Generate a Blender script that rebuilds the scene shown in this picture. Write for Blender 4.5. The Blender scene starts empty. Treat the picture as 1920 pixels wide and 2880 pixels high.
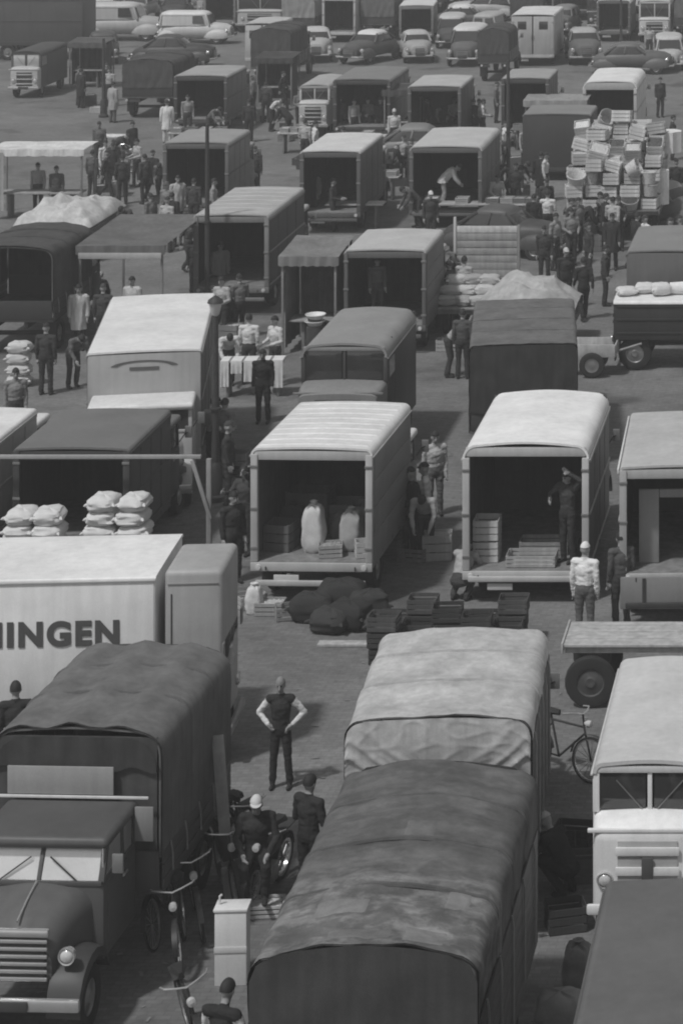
import bpy, bmesh, math, random
import numpy as np
from mathutils import Vector, Matrix, noise
random.seed(7)
S = bpy.context.scene
COL = S.collection
R = math.radians
PI = math.pi

# ------------------------------------------------------------------ camera
CAM_H, HORIZON_Y, AXIS_X, FOCAL = 15.5, -680.0, 2400.0, 7300.0
cd = bpy.data.cameras.new('camera')
cam = bpy.data.objects.new('camera', cd); COL.objects.link(cam)
cam.location = (0, 0, CAM_H); cam.rotation_euler = (R(90), 0, 0)
cd.sensor_fit = 'AUTO'; cd.sensor_width = 36
cd.lens = FOCAL/2880*36
cd.shift_x = (960-AXIS_X)/2880; cd.shift_y = -(1440-HORIZON_Y)/2880
cd.clip_start = 0.5; cd.clip_end = 3000
S.camera = cam

# ------------------------------------------------------------------ light: bright soft daylight, neutral (a black and white photograph)
SUN_DIR = Vector((-0.31, -0.42, 0.86)).normalized()
W = bpy.data.worlds.new('World'); S.world = W; W.use_nodes = True
nt = W.node_tree; nt.nodes.clear()
sky = nt.nodes.new('ShaderNodeTexSky'); sky.sky_type = 'NISHITA'; sky.sun_disc = False
sky.sun_elevation = math.asin(SUN_DIR.z); sky.sun_rotation = math.atan2(SUN_DIR.x, SUN_DIR.y)
bw = nt.nodes.new('ShaderNodeRGBToBW'); bg = nt.nodes.new('ShaderNodeBackground'); wo = nt.nodes.new('ShaderNodeOutputWorld')
bg.inputs['Strength'].default_value = 0.115
nt.links.new(sky.outputs[0], bw.inputs[0]); nt.links.new(bw.outputs[0], bg.inputs[0]); nt.links.new(bg.outputs[0], wo.inputs[0])
sd = bpy.data.lights.new('sun', 'SUN'); sd.energy = 2.2; sd.angle = R(4); sd.color = (1, 1, 1)
sun = bpy.data.objects.new('sun', sd); COL.objects.link(sun)
sun.rotation_euler = SUN_DIR.to_track_quat('Z', 'Y').to_euler(); sun.location = (-20, -10, 60)
vs = S.view_settings
vs.view_transform = 'Standard'; vs.look = 'None'; vs.gamma = 1; vs.use_curve_mapping = False
vs.exposure = 0.10
HAZE = 0.0013
S.cycles.max_bounces = 6; S.cycles.diffuse_bounces = 4
S.cycles.filter_width = 2.0

# ------------------------------------------------------------------ helpers
def at(px, py, z=0.0):
    s = (py-HORIZON_Y)/(CAM_H-z)
    return Vector(((px-AXIS_X)/s, FOCAL/s, z))

MATS = {}
def mat(v, rough=0.75, var=0.16, scale=2.5, bump=0.15, metal=0.0, streak=0.0, fine=0.06, spec=0.35, name=None):
    key = (round(v, 3), rough, var, scale, bump, metal, streak, fine, spec)
    if key in MATS: return MATS[key]
    m = bpy.data.materials.new(name or 'paint'); m.use_nodes = True
    n = m.node_tree.nodes; l = m.node_tree.links
    p = n['Principled BSDF']
    tc = n.new('ShaderNodeTexCoord')
    no = n.new('ShaderNodeTexNoise'); no.inputs['Scale'].default_value = scale; no.inputs['Detail'].default_value = 6
    no.inputs['Roughness'].default_value = 0.6
    l.new(tc.outputs['Object'], no.inputs['Vector'])
    mp = n.new('ShaderNodeMapping'); mp.inputs['Scale'].default_value = (7, 7, 0.7)
    l.new(tc.outputs['Object'], mp.inputs['Vector'])
    st = n.new('ShaderNodeTexNoise'); st.inputs['Scale'].default_value = 1.2; st.inputs['Detail'].default_value = 4
    l.new(mp.outputs[0], st.inputs['Vector'])
    fi = n.new('ShaderNodeTexNoise'); fi.inputs['Scale'].default_value = 45; fi.inputs['Detail'].default_value = 3
    l.new(tc.outputs['Object'], fi.inputs['Vector'])
    def rng(sock, a):
        r = n.new('ShaderNodeMapRange'); r.inputs['From Min'].default_value = 0.25; r.inputs['From Max'].default_value = 0.75
        r.inputs['To Min'].default_value = 1-a; r.inputs['To Max'].default_value = 1+a*0.6
        l.new(sock, r.inputs['Value']); return r.outputs[0]
    def mul(a, b):
        k = n.new('ShaderNodeMath'); k.operation = 'MULTIPLY'
        l.new(a, k.inputs[0])
        if isinstance(b, float): k.inputs[1].default_value = b
        else: l.new(b, k.inputs[1])
        return k.outputs[0]
    f = mul(rng(no.outputs[0], var), rng(fi.outputs[0], fine))
    if streak: f = mul(f, rng(st.outputs[0], streak))
    f = mul(f, float(v))
    l.new(f, p.inputs['Base Color'])
    p.inputs['Roughness'].default_value = rough; p.inputs['Metallic'].default_value = metal
    p.inputs['Specular IOR Level'].default_value = spec
    if bump:
        b = n.new('ShaderNodeBump'); b.inputs['Strength'].default_value = bump; b.inputs['Distance'].default_value = 0.03
        l.new(no.outputs[0], b.inputs['Height']); l.new(b.outputs[0], p.inputs['Normal'])
    MATS[key] = m
    return m

def canvas(v): return mat(v, 0.9, 0.30, 1.7, 0.5, streak=0.20, fine=0.10, spec=0.15, name='canvas')
def paint(v): return mat(v, 0.5, 0.18, 1.1, 0.06, streak=0.10, fine=0.06, name='vehicle_paint')
def wood(v): return mat(v, 0.8, 0.25, 4.0, 0.2, streak=0.25, spec=0.2, name='wood')
def cloth(v): return mat(v, 0.95, 0.14, 7.0, 0.3, spec=0.1, name='cloth')
RUBBER = mat(0.025, 0.85, 0.2, 8, 0.1, name='rubber')
IRON = mat(0.04, 0.6, 0.3, 5, 0.1, name='dark_iron')
STEEL = mat(0.30, 0.4, 0.2, 5, 0.05, metal=0.6, name='dull_steel')
CHROME = mat(0.62, 0.25, 0.1, 4, 0.02, metal=0.7, name='chrome')
SKIN = mat(0.30, 0.6, 0.1, 9, 0.0, name='skin')
HAIR = mat(0.022, 0.7, 0.2, 30, 0.2, name='hair')
EYE = mat(0.01, 0.3, 0.0, 9, 0.0, name='eye')
GLASS = mat(0.035, 0.08, 0.1, 2, 0.0, spec=0.8, name='window_glass')
GLASS_SKY = mat(0.62, 0.28, 0.15, 2, 0.0, metal=0.55, spec=0.8, name='sky_bright_glass')  # pale half-metal base puts the reflected sky into the glass colour
LENS = mat(0.55, 0.15, 0.05, 4, 0.0, spec=0.8, name='lamp_glass')

class MB:
    def __init__(s): s.bm = bmesh.new()
    def hexa(s, pts):
        v = [s.bm.verts.new(p) for p in pts]
        for f in ((0,3,2,1),(4,5,6,7),(0,1,5,4),(1,2,6,5),(2,3,7,6),(3,0,4,7)): s.bm.faces.new([v[i] for i in f])
        return s
    def box(s, x0, x1, y0, y1, z0, z1):
        return s.hexa([(x0,y0,z0),(x1,y0,z0),(x1,y1,z0),(x0,y1,z0),(x0,y0,z1),(x1,y0,z1),(x1,y1,z1),(x0,y1,z1)])
    def loft(s, rings, cap=True, closed=True):
        vs_ = [[s.bm.verts.new(p) for p in r] for r in rings]
        n = len(rings[0])
        for a, b in zip(vs_, vs_[1:]):
            for i in range(n if closed else n-1):
                j = (i+1) % n
                s.bm.faces.new((a[i], a[j], b[j], b[i]))
        if cap and closed:
            s.bm.faces.new(vs_[0][::-1]); s.bm.faces.new(vs_[-1])
        return s
    def tube(s, pts, r, n=8, cap=True):
        pts = [Vector(p) for p in pts]
        if not isinstance(r, (list, tuple)): r = [r]*len(pts)
        rings = []; up = None
        for i, p in enumerate(pts):
            d = (pts[min(i+1, len(pts)-1)]-pts[max(i-1, 0)]).normalized()
            if up is None: up = Vector((0,0,1)) if abs(d.z) < 0.9 else Vector((0,1,0))
            u = d.cross(up); u = u.normalized() if u.length > 1e-5 else d.orthogonal().normalized()
            w = u.cross(d).normalized(); up = w
            rings.append([p+r[i]*(math.cos(a)*u+math.sin(a)*w) for a in [2*PI*k/n for k in range(n)]])
        return s.loft(rings, cap)
    def bar(s, p, q, w, h=None):
        p, q = Vector(p), Vector(q); h = h or w
        d = (q-p).normalized(); up = Vector((0,0,1)) if abs(d.z) < 0.95 else Vector((0,1,0))
        u = d.cross(up).normalized()*w/2; k = u.cross(d).normalized()*h/2
        return s.hexa([p-u-k, p+u-k, p+u+k, p-u+k, q-u-k, q+u-k, q+u+k, q-u+k])
    def lathe(s, prof, axis='Z', c=(0,0,0), n=20, cap=False):
        c = Vector(c); rings = []
        for r, h in prof:
            ring = []
            for k in range(n):
                a = 2*PI*k/n; x, y = r*math.cos(a), r*math.sin(a)
                ring.append(c+Vector({'Z': (x,y,h), 'X': (h,x,y), 'Y': (y,h,x)}[axis]))
            rings.append(ring)
        return s.loft(rings, cap)
    def mesh(s, bev=0.0, seg=2, smooth=False):
        bmesh.ops.remove_doubles(s.bm, verts=s.bm.verts, dist=1e-5)
        bmesh.ops.recalc_face_normals(s.bm, faces=s.bm.faces)
        if bev:
            e = [e for e in s.bm.edges if len(e.link_faces) == 2 and e.calc_face_angle(0) > R(35)]
            bmesh.ops.bevel(s.bm, geom=e, offset=bev, segments=seg, affect='EDGES', profile=0.5, clamp_overlap=True)
        me = bpy.data.meshes.new('mesh'); s.bm.to_mesh(me); s.bm.free()
        if smooth:
            me.shade_smooth()
            if hasattr(me, 'set_sharp_from_angle'): me.set_sharp_from_angle(angle=R(42))
        return me

def put(name, me, m, parent=None, T=None):
    if isinstance(me, MB): me = me.mesh()
    o = bpy.data.objects.new(name, me); COL.objects.link(o)
    me.name = name
    if m is not None:
        if not me.materials: me.materials.append(m)
        elif me.materials[0] != m:
            o.material_slots[0].link = 'OBJECT'; o.material_slots[0].material = m
    if parent: o.parent = parent
    if T is not None: o.matrix_local = T
    return o
def P(name, mb, m, parent, T=None, bev=0.0, smooth=None, seg=2):
    return put(name, mb.mesh(bev, seg, smooth if smooth is not None else bev > 0), m, parent, T)
def thing(name, label, cat, loc, rz=0.0, group=None):
    o = bpy.data.objects.new(name, None); COL.objects.link(o)
    o.location = loc; o.rotation_euler = (0, 0, rz); o.empty_display_size = 0.2
    return tag(o, label, cat, group)
def tag(o, label, cat, group=None):
    o['label'] = label; o['category'] = cat
    if group: o['group'] = group
    return o
def copy_tree(o, parent=None):
    c = o.copy(); COL.objects.link(c)
    if parent: c.parent = parent
    for ch in list(o.children): copy_tree(ch, c)
    return c

# ------------------------------------------------------------------ the ground: one paved sheet to the horizon
def ground_material():
    m = bpy.data.materials.new('worn_paving'); m.use_nodes = True
    n = m.node_tree.nodes; l = m.node_tree.links; p = n['Principled BSDF']
    g = n.new('ShaderNodeNewGeometry')
    def nz(sc, det=6):
        k = n.new('ShaderNodeTexNoise'); k.inputs['Scale'].default_value = sc; k.inputs['Detail'].default_value = det
        l.new(g.outputs['Position'], k.inputs['Vector']); return k.outputs[0]
    br = n.new('ShaderNodeTexBrick'); br.inputs['Scale'].default_value = 1.0
    br.inputs['Brick Width'].default_value = 0.21; br.inputs['Row Height'].default_value = 0.10; br.inputs['Mortar Size'].default_value = 0.008
    br.inputs['Mortar Smooth'].default_value = 0.4
    br.inputs['Color1'].default_value = (1.08,)*3+(1,); br.inputs['Color2'].default_value = (0.86,)*3+(1,); br.inputs['Mortar'].default_value = (0.78,)*3+(1,)
    l.new(g.outputs['Position'], br.inputs['Vector'])
    def rng(sock, a, b, lo=0.3, hi=0.7):
        r = n.new('ShaderNodeMapRange'); r.inputs['From Min'].default_value = lo; r.inputs['From Max'].default_value = hi
        r.inputs['To Min'].default_value = a; r.inputs['To Max'].default_value = b; l.new(sock, r.inputs['Value']); return r.outputs[0]
    def mul(a, b):
        k = n.new('ShaderNodeMath'); k.operation = 'MULTIPLY'; l.new(a, k.inputs[0])
        if isinstance(b, float): k.inputs[1].default_value = b
        else: l.new(b, k.inputs[1])
        return k.outputs[0]
    f = mul(rng(nz(0.14), 0.80, 1.20), rng(nz(0.9), 0.86, 1.12))
    f = mul(f, rng(nz(9, 8), 0.86, 1.12))
    f = mul(f, rng(nz(0.45, 3), 0.66, 1.0, 0.30, 0.42))
    f = mul(f, rng(nz(2.6, 4), 0.70, 1.0, 0.26, 0.36))
    f = mul(f, br.outputs['Color'])
    f = mul(f, 0.168)
    l.new(f, p.inputs['Base Color']); p.inputs['Roughness'].default_value = 0.9; p.inputs['Specular IOR Level'].default_value = 0.2
    b = n.new('ShaderNodeBump'); b.inputs['Strength'].default_value = 0.2; b.inputs['Distance'].default_value = 0.01
    l.new(br.outputs['Fac'], b.inputs['Height']); b.invert = True; l.new(b.outputs[0], p.inputs['Normal'])
    return m
g = P('ground', MB().loft([[(-900,-300,0),(900,-300,0)],[(-900,1500,0),(900,1500,0)]], closed=False), ground_material(), None)
g['kind'] = 'structure'
# thin haze volume added over the market to lift the dark tones
hz = MB().box(-960, 960, -330, 1540, -1.0, 19.0)
hm = bpy.data.materials.new('added_haze'); hm.use_nodes = True; hn = hm.node_tree; hn.nodes.clear()
hv = hn.nodes.new('ShaderNodeVolumePrincipled'); ho = hn.nodes.new('ShaderNodeOutputMaterial')
hv.inputs['Color'].default_value = (.92, .92, .92, 1); hv.inputs['Density'].default_value = HAZE
hn.links.new(hv.outputs[0], ho.inputs['Volume'])
hz = P('haze', hz, hm, None); hz['kind'] = 'stuff'
# ------------------------------------------------------------------ parts shared by the vehicles
WHEELS = {}
def wheel(parent, x, y, r=0.40, w=0.20, T=None, axis='X', hub=None, z=None):
    k = (r, w, axis)
    if k not in WHEELS:
        t = MB().lathe([(r*.55,-w*.42),(r*.80,-w*.5),(r*.95,-w*.42),(r,-w*.2),(r,w*.2),(r*.95,w*.42),(r*.80,w*.5),(r*.55,w*.42),(r*.55,-w*.42)], axis, n=22).mesh(0,2,True)
        h = MB().lathe([(0.001,-w*.40),(r*.18,-w*.44),(r*.24,-w*.30),(r*.50,-w*.22),(r*.57,-w*.36),(r*.57,w*.36),(r*.50,w*.22),(r*.24,w*.30),(r*.18,w*.44),(0.001,w*.40)], axis, n=22).mesh(0,2,True)
        WHEELS[k] = (t, h)
    t, h = WHEELS[k]
    M_ = Matrix.Translation((x, y, r if z is None else z))
    if T is not None: M_ = T @ M_
    o = put('wheel', t, RUBBER, parent, M_)
    put('hub', h, hub or STEEL, o)
    return o

def arch(x0, x1, z_lo, z_hi, r, n=6, crown=0.0):
    """cross-section of a roofed body: up the near side, round over, down the far side"""
    p = [(x0, z_lo)]
    for k in range(n+1):
        a = PI - PI/2*k/n; p.append((x0+r+r*math.cos(a), z_hi-r+r*math.sin(a)))
    m = 9
    for k in range(1, m):
        t = k/m; x = x0+r+(x1-x0-2*r)*t; p.append((x, z_hi+crown*math.sin(PI*t)))
    for k in range(n+1):
        a = PI/2 - PI/2*k/n; p.append((x1-r+r*math.cos(a), z_hi-r+r*math.sin(a)))
    p.append((x1, z_lo)); return p

def dens(sec, step=0.12):
    out = [sec[0]]
    for a, b in zip(sec, sec[1:]):
        d = math.hypot(b[0]-a[0], b[1]-a[1]); k = max(1, int(d/step))
        for i in range(1, k+1): out.append((a[0]+(b[0]-a[0])*i/k, a[1]+(b[1]-a[1])*i/k))
    return out

def canvas_mesh(Wd, L, z_lo, z_hi, r=0.28, crown=0.08, bow=0.75, sag=0.035, longi=0.0, wr=0.02, seed=0, thick=0.015):
    sec = dens(arch(-Wd/2, Wd/2, z_lo, z_hi, r, 6, crown), .085); ny = max(12, int(L/0.075))
    mb = MB(); rings = []; nb = max(1, round(L/bow))
    for j in range(ny+1):
        y = L*j/ny; s_ = abs(math.sin(PI*nb*j/ny)); ring = []
        for (x, z) in sec:
            top = max(0, min(1, (z-(z_hi-0.5))/0.5)); side = 1-top*0.6
            q = noise.noise(Vector((x*1.4+seed*7, y*1.4, z*1.4)))+0.5*noise.noise(Vector((x*3.7, y*3.7+seed, z*3.7)))
            rd = (1-abs(noise.noise(Vector((x*2.1+seed, y*2.6+.8*x, z*1.5))))*2.6)
            rd = max(0, rd)**2*.5+.35*max(0, 1-abs(noise.noise(Vector((x*4.5-.9*y, y*4.2, seed+z*2))))*3)**2
            dz = -sag*s_*top + wr*q*top + .020*rd*top
            dx = (-1 if x > 0 else 1)*(sag*0.8*s_+wr*0.8*q-.014*rd)*side*(1 if abs(x) > Wd*.3 else 0)
            if longi: dz += longi*math.cos(x/Wd*2*PI*3.4+0.6)*top
            hem = 0.03*noise.noise(Vector((x*2, y*2, seed))) if z <= z_lo+0.02 else 0
            ring.append((x+dx, y, z+dz+hem))
        rings.append(ring)
    mb.loft(rings, closed=False)
    inner = [[(p[0]*(1-thick*2/Wd), p[1], p[2]-(thick if p[2] > z_hi-r else 0)) for p in rr] for rr in rings]
    mb.loft(inner, closed=False)
    return mb

def lamp(parent, x, y, z, r=0.09, T=None, rim=None):
    o = P('headlight', MB().lathe([(0.001,-.05),(r*.5,-.045),(r*.86,-.02),(r,.02),(r*.8,.09),(0.001,.13)], 'Y', (x,y,z), 18), LENS, parent, T, smooth=True)
    P('rim', MB().lathe([(r*.84,-.03),(r*1.02,-.035),(r*1.1,.0),(r*1.04,.03),(r*.84,.0)], 'Y', (x,y,z), 18), rim or CHROME, o, smooth=True)
    return o

def plate(parent, x, y, z, T=None, v=0.05):
    o = P('number_plate', MB().box(x-.23,x+.23,y-.012,y+.012,z-.06,z+.06), mat(v,0.5,0.05,3,0,name='plate'), parent, T, bev=.006)
    return o

def cab(root, w, D, zt, body, roof, T=None, hood=0.0, zb=0.55, belt=1.5, glass=GLASS, rake=0.0, bars=7, bar_m=CHROME, wh=0.40, hood_m=None, fender_m=None, visor=0.0, side_win=True):
    """lorry cab: back wall at y=0, looks along -Y"""
    yf = -D; hw = w/2
    P('cab_body', MB().box(-hw,hw,yf,0,zb,belt), body, root, T, bev=.06)
    P('cab_roof', MB().box(-hw-.02,hw+.02,yf-.06-visor+rake*.8,.02,zt-.15,zt), roof, root, T, bev=.07, seg=3)
    P('rear_wall', MB().box(-hw+.02,hw-.02,-.05,-.01,belt-.05,zt-.1), body, root, T, bev=.01)
    for sx in (-1, 1):
        for yy in (yf+.05, yf+D*.62, -.05):
            P('pillar', MB().bar((sx*(hw-.05),yy,belt-.03),(sx*(hw-.06),yy+(.04+rake if yy<-D+.2 else 0),zt-.1),.075,.075), body, root, T, bev=.012)
        if side_win:
            P('side_window', MB().box(sx*(hw-.05)-.008,sx*(hw-.05)+.008,yf+.09,yf+D*.62-.04,belt-.03,zt-.12), glass, root, T)
            P('side_window', MB().box(sx*(hw-.05)-.008,sx*(hw-.05)+.008,yf+D*.62+.04,-.09,belt-.03,zt-.12), glass, root, T)
        d = P('door', MB().box(sx*hw-.02,sx*hw+.02,yf+.12,yf+D*.68,zb+.08,belt-.04), body, root, T, bev=.018)
        P('handle', MB().bar((sx*(hw+.045),yf+D*.60,belt-.16),(sx*(hw+.045),yf+D*.46,belt-.16),.025,.03), CHROME, d, bev=.006)
        P('mirror', MB().box(sx*(hw+.17)-.07,sx*(hw+.17)+.07,yf-.02,yf+.02,belt+.12,belt+.36), STEEL, root, T, bev=.012)
        P('mirror_arm', MB().tube([(sx*hw,yf+.06,belt+.05),(sx*(hw+.1),yf+.02,belt+.2),(sx*(hw+.17),yf+.021,belt+.24)],.012,6), IRON, root, T, smooth=True)
    g_ = (hw-.10)/2
    for sx in (-1, 1):
        P('windscreen', MB().hexa([(sx*(g_+.02)-g_+.01,yf+.03,belt),(sx*(g_+.02)+g_-.01,yf+.03,belt),(sx*(g_+.02)+g_-.01,yf+.05,belt),(sx*(g_+.02)-g_+.01,yf+.05,belt),
                                   (sx*(g_+.02)-g_+.01,yf+.08+rake,zt-.12),(sx*(g_+.02)+g_-.01,yf+.08+rake,zt-.12),(sx*(g_+.02)+g_-.01,yf+.10+rake,zt-.12),(sx*(g_+.02)-g_+.01,yf+.10+rake,zt-.12)]), glass, root, T)
        P('wiper', MB().bar((sx*(.12+g_),yf-.0,belt+.01),(sx*.12,yf+.01+rake*.6,belt+.26),.014,.014), IRON, root, T)
    P('windscreen_post', MB().bar((0,yf+.02,belt-.02),(0,yf+.08+rake,zt-.1),.05,.04), body, root, T, bev=.008)
    P('scuttle', MB().box(-hw+.03,hw-.03,yf-.015,yf+.03,belt-.05,belt+.012), body, root, T, bev=.01)
    fm = fender_m or body
    if hood > 0:
        yn = yf-hood; n_ = 7; rings = []
        for k in range(n_):
            t = k/(n_-1); y = yf+.02-(hood+.02)*t; a = hw*(0.84-0.30*t**.8); zt_ = belt-.05-.13*t-.20*t**3; r_ = min(.30, a*.6)
            rings.append([(x,y,z) for x, z in arch(-a,a,zb+.15,zt_,r_,5,.05)])
        P('hood', MB().loft(rings, cap=True), hood_m or body, root, T, smooth=True)
        P('hood_hinge', MB().tube([(0,yf-.05,belt+.025),(0,yf-hood*.5,belt-.07),(0,yn+.08,belt-.185)],.013,6), bar_m, root, T, smooth=True)
        gw, gz0, gz1 = hw*.46, zb+.12, belt-.32
    else:
        yn = yf; gw, gz0, gz1 = hw*.55, zb+.16, belt-.28
    gr = P('grille', MB().box(-gw,gw,yn-.03,yn+.02,gz0,gz1), IRON, root, T, bev=.02)
    for k in range(bars):
        z = gz0+(gz1-gz0)*(k+.5)/bars
        P('grille_bar', MB().box(-gw-.03,gw+.03,yn-.06,yn-.034,z-.022,z+.022), bar_m, gr, bev=.008)
    P('grille_cap', MB().box(-gw-.05,gw+.05,yn-.07,yn+.02,gz1+.003,gz1+.10), bar_m, root, T, bev=.03)
    for sx in (-1, 1):
        lamp(root, sx*(hw*.76), yn+.04-(0.02 if hood else .05), zb+.42, .10, T)
        if hood > 0:
            rings = []
            for k in range(9):
                t = k/8; a = PI*(.02+.86*t); yy = yn+.42-.56*math.cos(a); zz = wh+.03+.50*math.sin(a)
                rings.append([(sx*hw*.52,yy,zz-.06),(sx*hw*.52,yy,zz+.06),(sx*hw*.80,yy,zz+.09),(sx*hw*1.0,yy,zz+.04),(sx*hw*1.02,yy,zz-.07)])
            P('fender', MB().loft(rings), fm, root, T, smooth=True)
    P('bumper', MB().box(-hw-.02,hw+.02,yn-.20,yn-.12,zb-.17,zb-.01), bar_m, root, T, bev=.03)
    plate(root, 0, yn-.222, zb-.09, T)
    wy = yn+.42 if hood > 0 else yf+.55
    for sx in (-1, 1): wheel(root, sx*(hw-.13), wy, wh, .2, T)

def running_gear(root, Wd, L, zf, body=IRON, r=0.42, y_ax=None):
    for sx in (-1, 1): P('chassis_rail', MB().box(sx*.42-.05,sx*.42+.05,.05,L-.05,zf-.24,zf-.065), IRON, root, bev=.01)
    y = L*.28 if y_ax is None else y_ax
    for sx in (-1, 1):
        wheel(root, sx*(Wd/2-.22), y, r, .24)
        P('mudguard', MB().box(sx*(Wd/2-.22)-.15,sx*(Wd/2-.22)+.15,y-r-.09,y-r-.06,.25,zf-.08), RUBBER, root)
    P('axle', MB().tube([(-Wd/2+.3,y,r),(Wd/2-.3,y,r)],.06,8), IRON, root, smooth=True)

FLIP = lambda L: Matrix.Translation((0, L, 0)) @ Matrix.Rotation(PI, 4, 'Z')

def planks_wall(root, x, y0, y1, z0, z1, n, m, th=.03, name='side_plank'):
    h = (z1-z0)/n
    for k in range(n):
        P(name, MB().box(x-th/2,x+th/2,y0,y1,z0+k*h+.006,z0+(k+1)*h-.006), m, root, bev=.005)

def canvas_lorry(label, X, Y, Wd, L, zt, cv, body, rz=0.0, near='open', far='flap', cab_at='near', zf=0.95, cabargs=None, longi=0.0, sag=.035, wr=.02, seed=1, r=.28, crown=.08, flap_cv=None, bow=.75, inner=None, side_h=.5, boards=3):
    root = thing('canvas_lorry', label, 'lorry', (X, Y, 0), rz)
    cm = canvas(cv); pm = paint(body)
    P('canvas_cover', canvas_mesh(Wd, L, zf+side_h-.08, zt, r, crown, bow, sag, longi, wr, seed), cm, root, smooth=True)
    sec_ = dens(arch(-Wd/2-.004, Wd/2+.004, zf+side_h-.06, zt+.004, r, 6, crown))
    for k in range(1, max(2, round(L/1.15))):
        y = L*k/max(2, round(L/1.15))+.21
        if y < L-.1: P('seam', MB().loft([[(x, yy, z+dz) for x, z in sec_] for yy, dz in ((y-.03,-.03),(y-.022,.004),(y+.022,.004),(y+.03,-.03))], closed=False), canvas(cv*.86), root, smooth=True)
    for sx in (-1, 1):
        for k in range(5): P('tie_rope', MB().tube([(sx*(Wd/2+.012), L*(k+.5)/5, zf+side_h+.02), (sx*(Wd/2+.03), L*(k+.5)/5+.02, zf+side_h-.12), (sx*(Wd/2+.028), L*(k+.5)/5+.05, zf+.12)], .012, 5), wood(.3), root)
    P('deck', MB().box(-Wd/2+.02,Wd/2-.02,.02,L-.02,zf-.06,zf), wood(.12), root, bev=.01)
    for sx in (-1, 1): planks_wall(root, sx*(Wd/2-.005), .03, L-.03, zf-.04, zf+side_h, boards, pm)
    for k in range(max(2, round(L/bow))+1):
        y = .04+(L-.08)*k/max(2, round(L/bow))
        P('hoop', MB().tube([(x*.965,y,z-.035) for x, z in arch(-Wd/2,Wd/2,zf+.45,zt,r,4,crown-.02)],.018,6), wood(.16), root, smooth=True)
    for which, y in ((near, .0), (far, L)):
        sy = -1 if y == 0 else 1
        if which == 'open':
            P('end_board', MB().box(-Wd/2+.04,Wd/2-.04,y-.02,y+.02,zf,zf+.5), pm, root, bev=.01)
        elif which in ('flap', 'swag', 'closed'):
            rings = []; nx, nz = (90, 44) if which == 'swag' else (34, 16)
            zl = zf+.40 if which != 'swag' else zt-.78
            for i in range(nx+1):
                u = i/nx; x = -Wd/2+.015+(Wd-.03)*u; ring = []
                edge = min(u, 1-u)*Wd
                ztop = zt-.02+crown*math.sin(PI*u) if edge > r else zt-.02-r+math.sqrt(max(0, r*r-(r-edge)**2))
                for j in range(nz+1):
                    v = j/nz; z = ztop+(zl-ztop)*v
                    if which == 'swag':
                        q = abs(u-.5)*2; ph = v-1.25*(1-q)**.85+.10*noise.noise(Vector((u*3, v*2, seed+4)))
                        d = .04*math.sin(PI*v)+.022*noise.noise(Vector((u*4, v*1.6, seed)))+.010*max(0, 1-abs(noise.noise(Vector((u*5+v*2, v*4-u*3, seed))))*5)
                        for c_, a_, w_ in ((.42, .040, .060), (.16, .022, .050), (-.16, .016, .07)): d += a_*math.exp(-((ph-c_)/w_)**2)*min(1, v*6)*min(1, q*3)
                    else: d = .022*math.sin(u*23+2*math.sin(v*4+u*5))*v+.03*noise.noise(Vector((u*5, v*3, seed)))
                    ring.append((x, y+sy*(.012+max(-.0, d+.02)), z))
                rings.append(ring)
            P('canvas_flap', MB().loft(rings, closed=False), canvas(flap_cv or cv), root, smooth=True)
            P('end_board', MB().box(-Wd/2+.04,Wd/2-.04,y-.02-sy*.03,y+.02-sy*.03,zf,zf+.5), pm, root, bev=.01)
    running_gear(root, Wd, L, zf, y_ax=L*.72 if cab_at == 'near' else L*.28)
    a = dict(w=Wd*.86, D=1.25, zt=2.15, body=pm, roof=pm, hood=.75, zb=.62, belt=1.55)
    a.update(cabargs or {})
    T = Matrix.Translation((0, -.12, 0)) if cab_at == 'near' else FLIP(L+.12)
    if cab_at == 'far':
        a['visor'] = 0
    cab(root, T=T, **a)
    if cab_at == 'far':
        for sx in (-1, 1): P('tail_lamp', MB().lathe([(0.001,-.03),(.05,-.025),(.055,.02),(0.001,.02)],'Y',(sx*(Wd/2-.2),-.03,zf-.14),12), LENS, root, smooth=True)
        plate(root, -Wd*.25, -.03, zf-.17)
    return root

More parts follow.
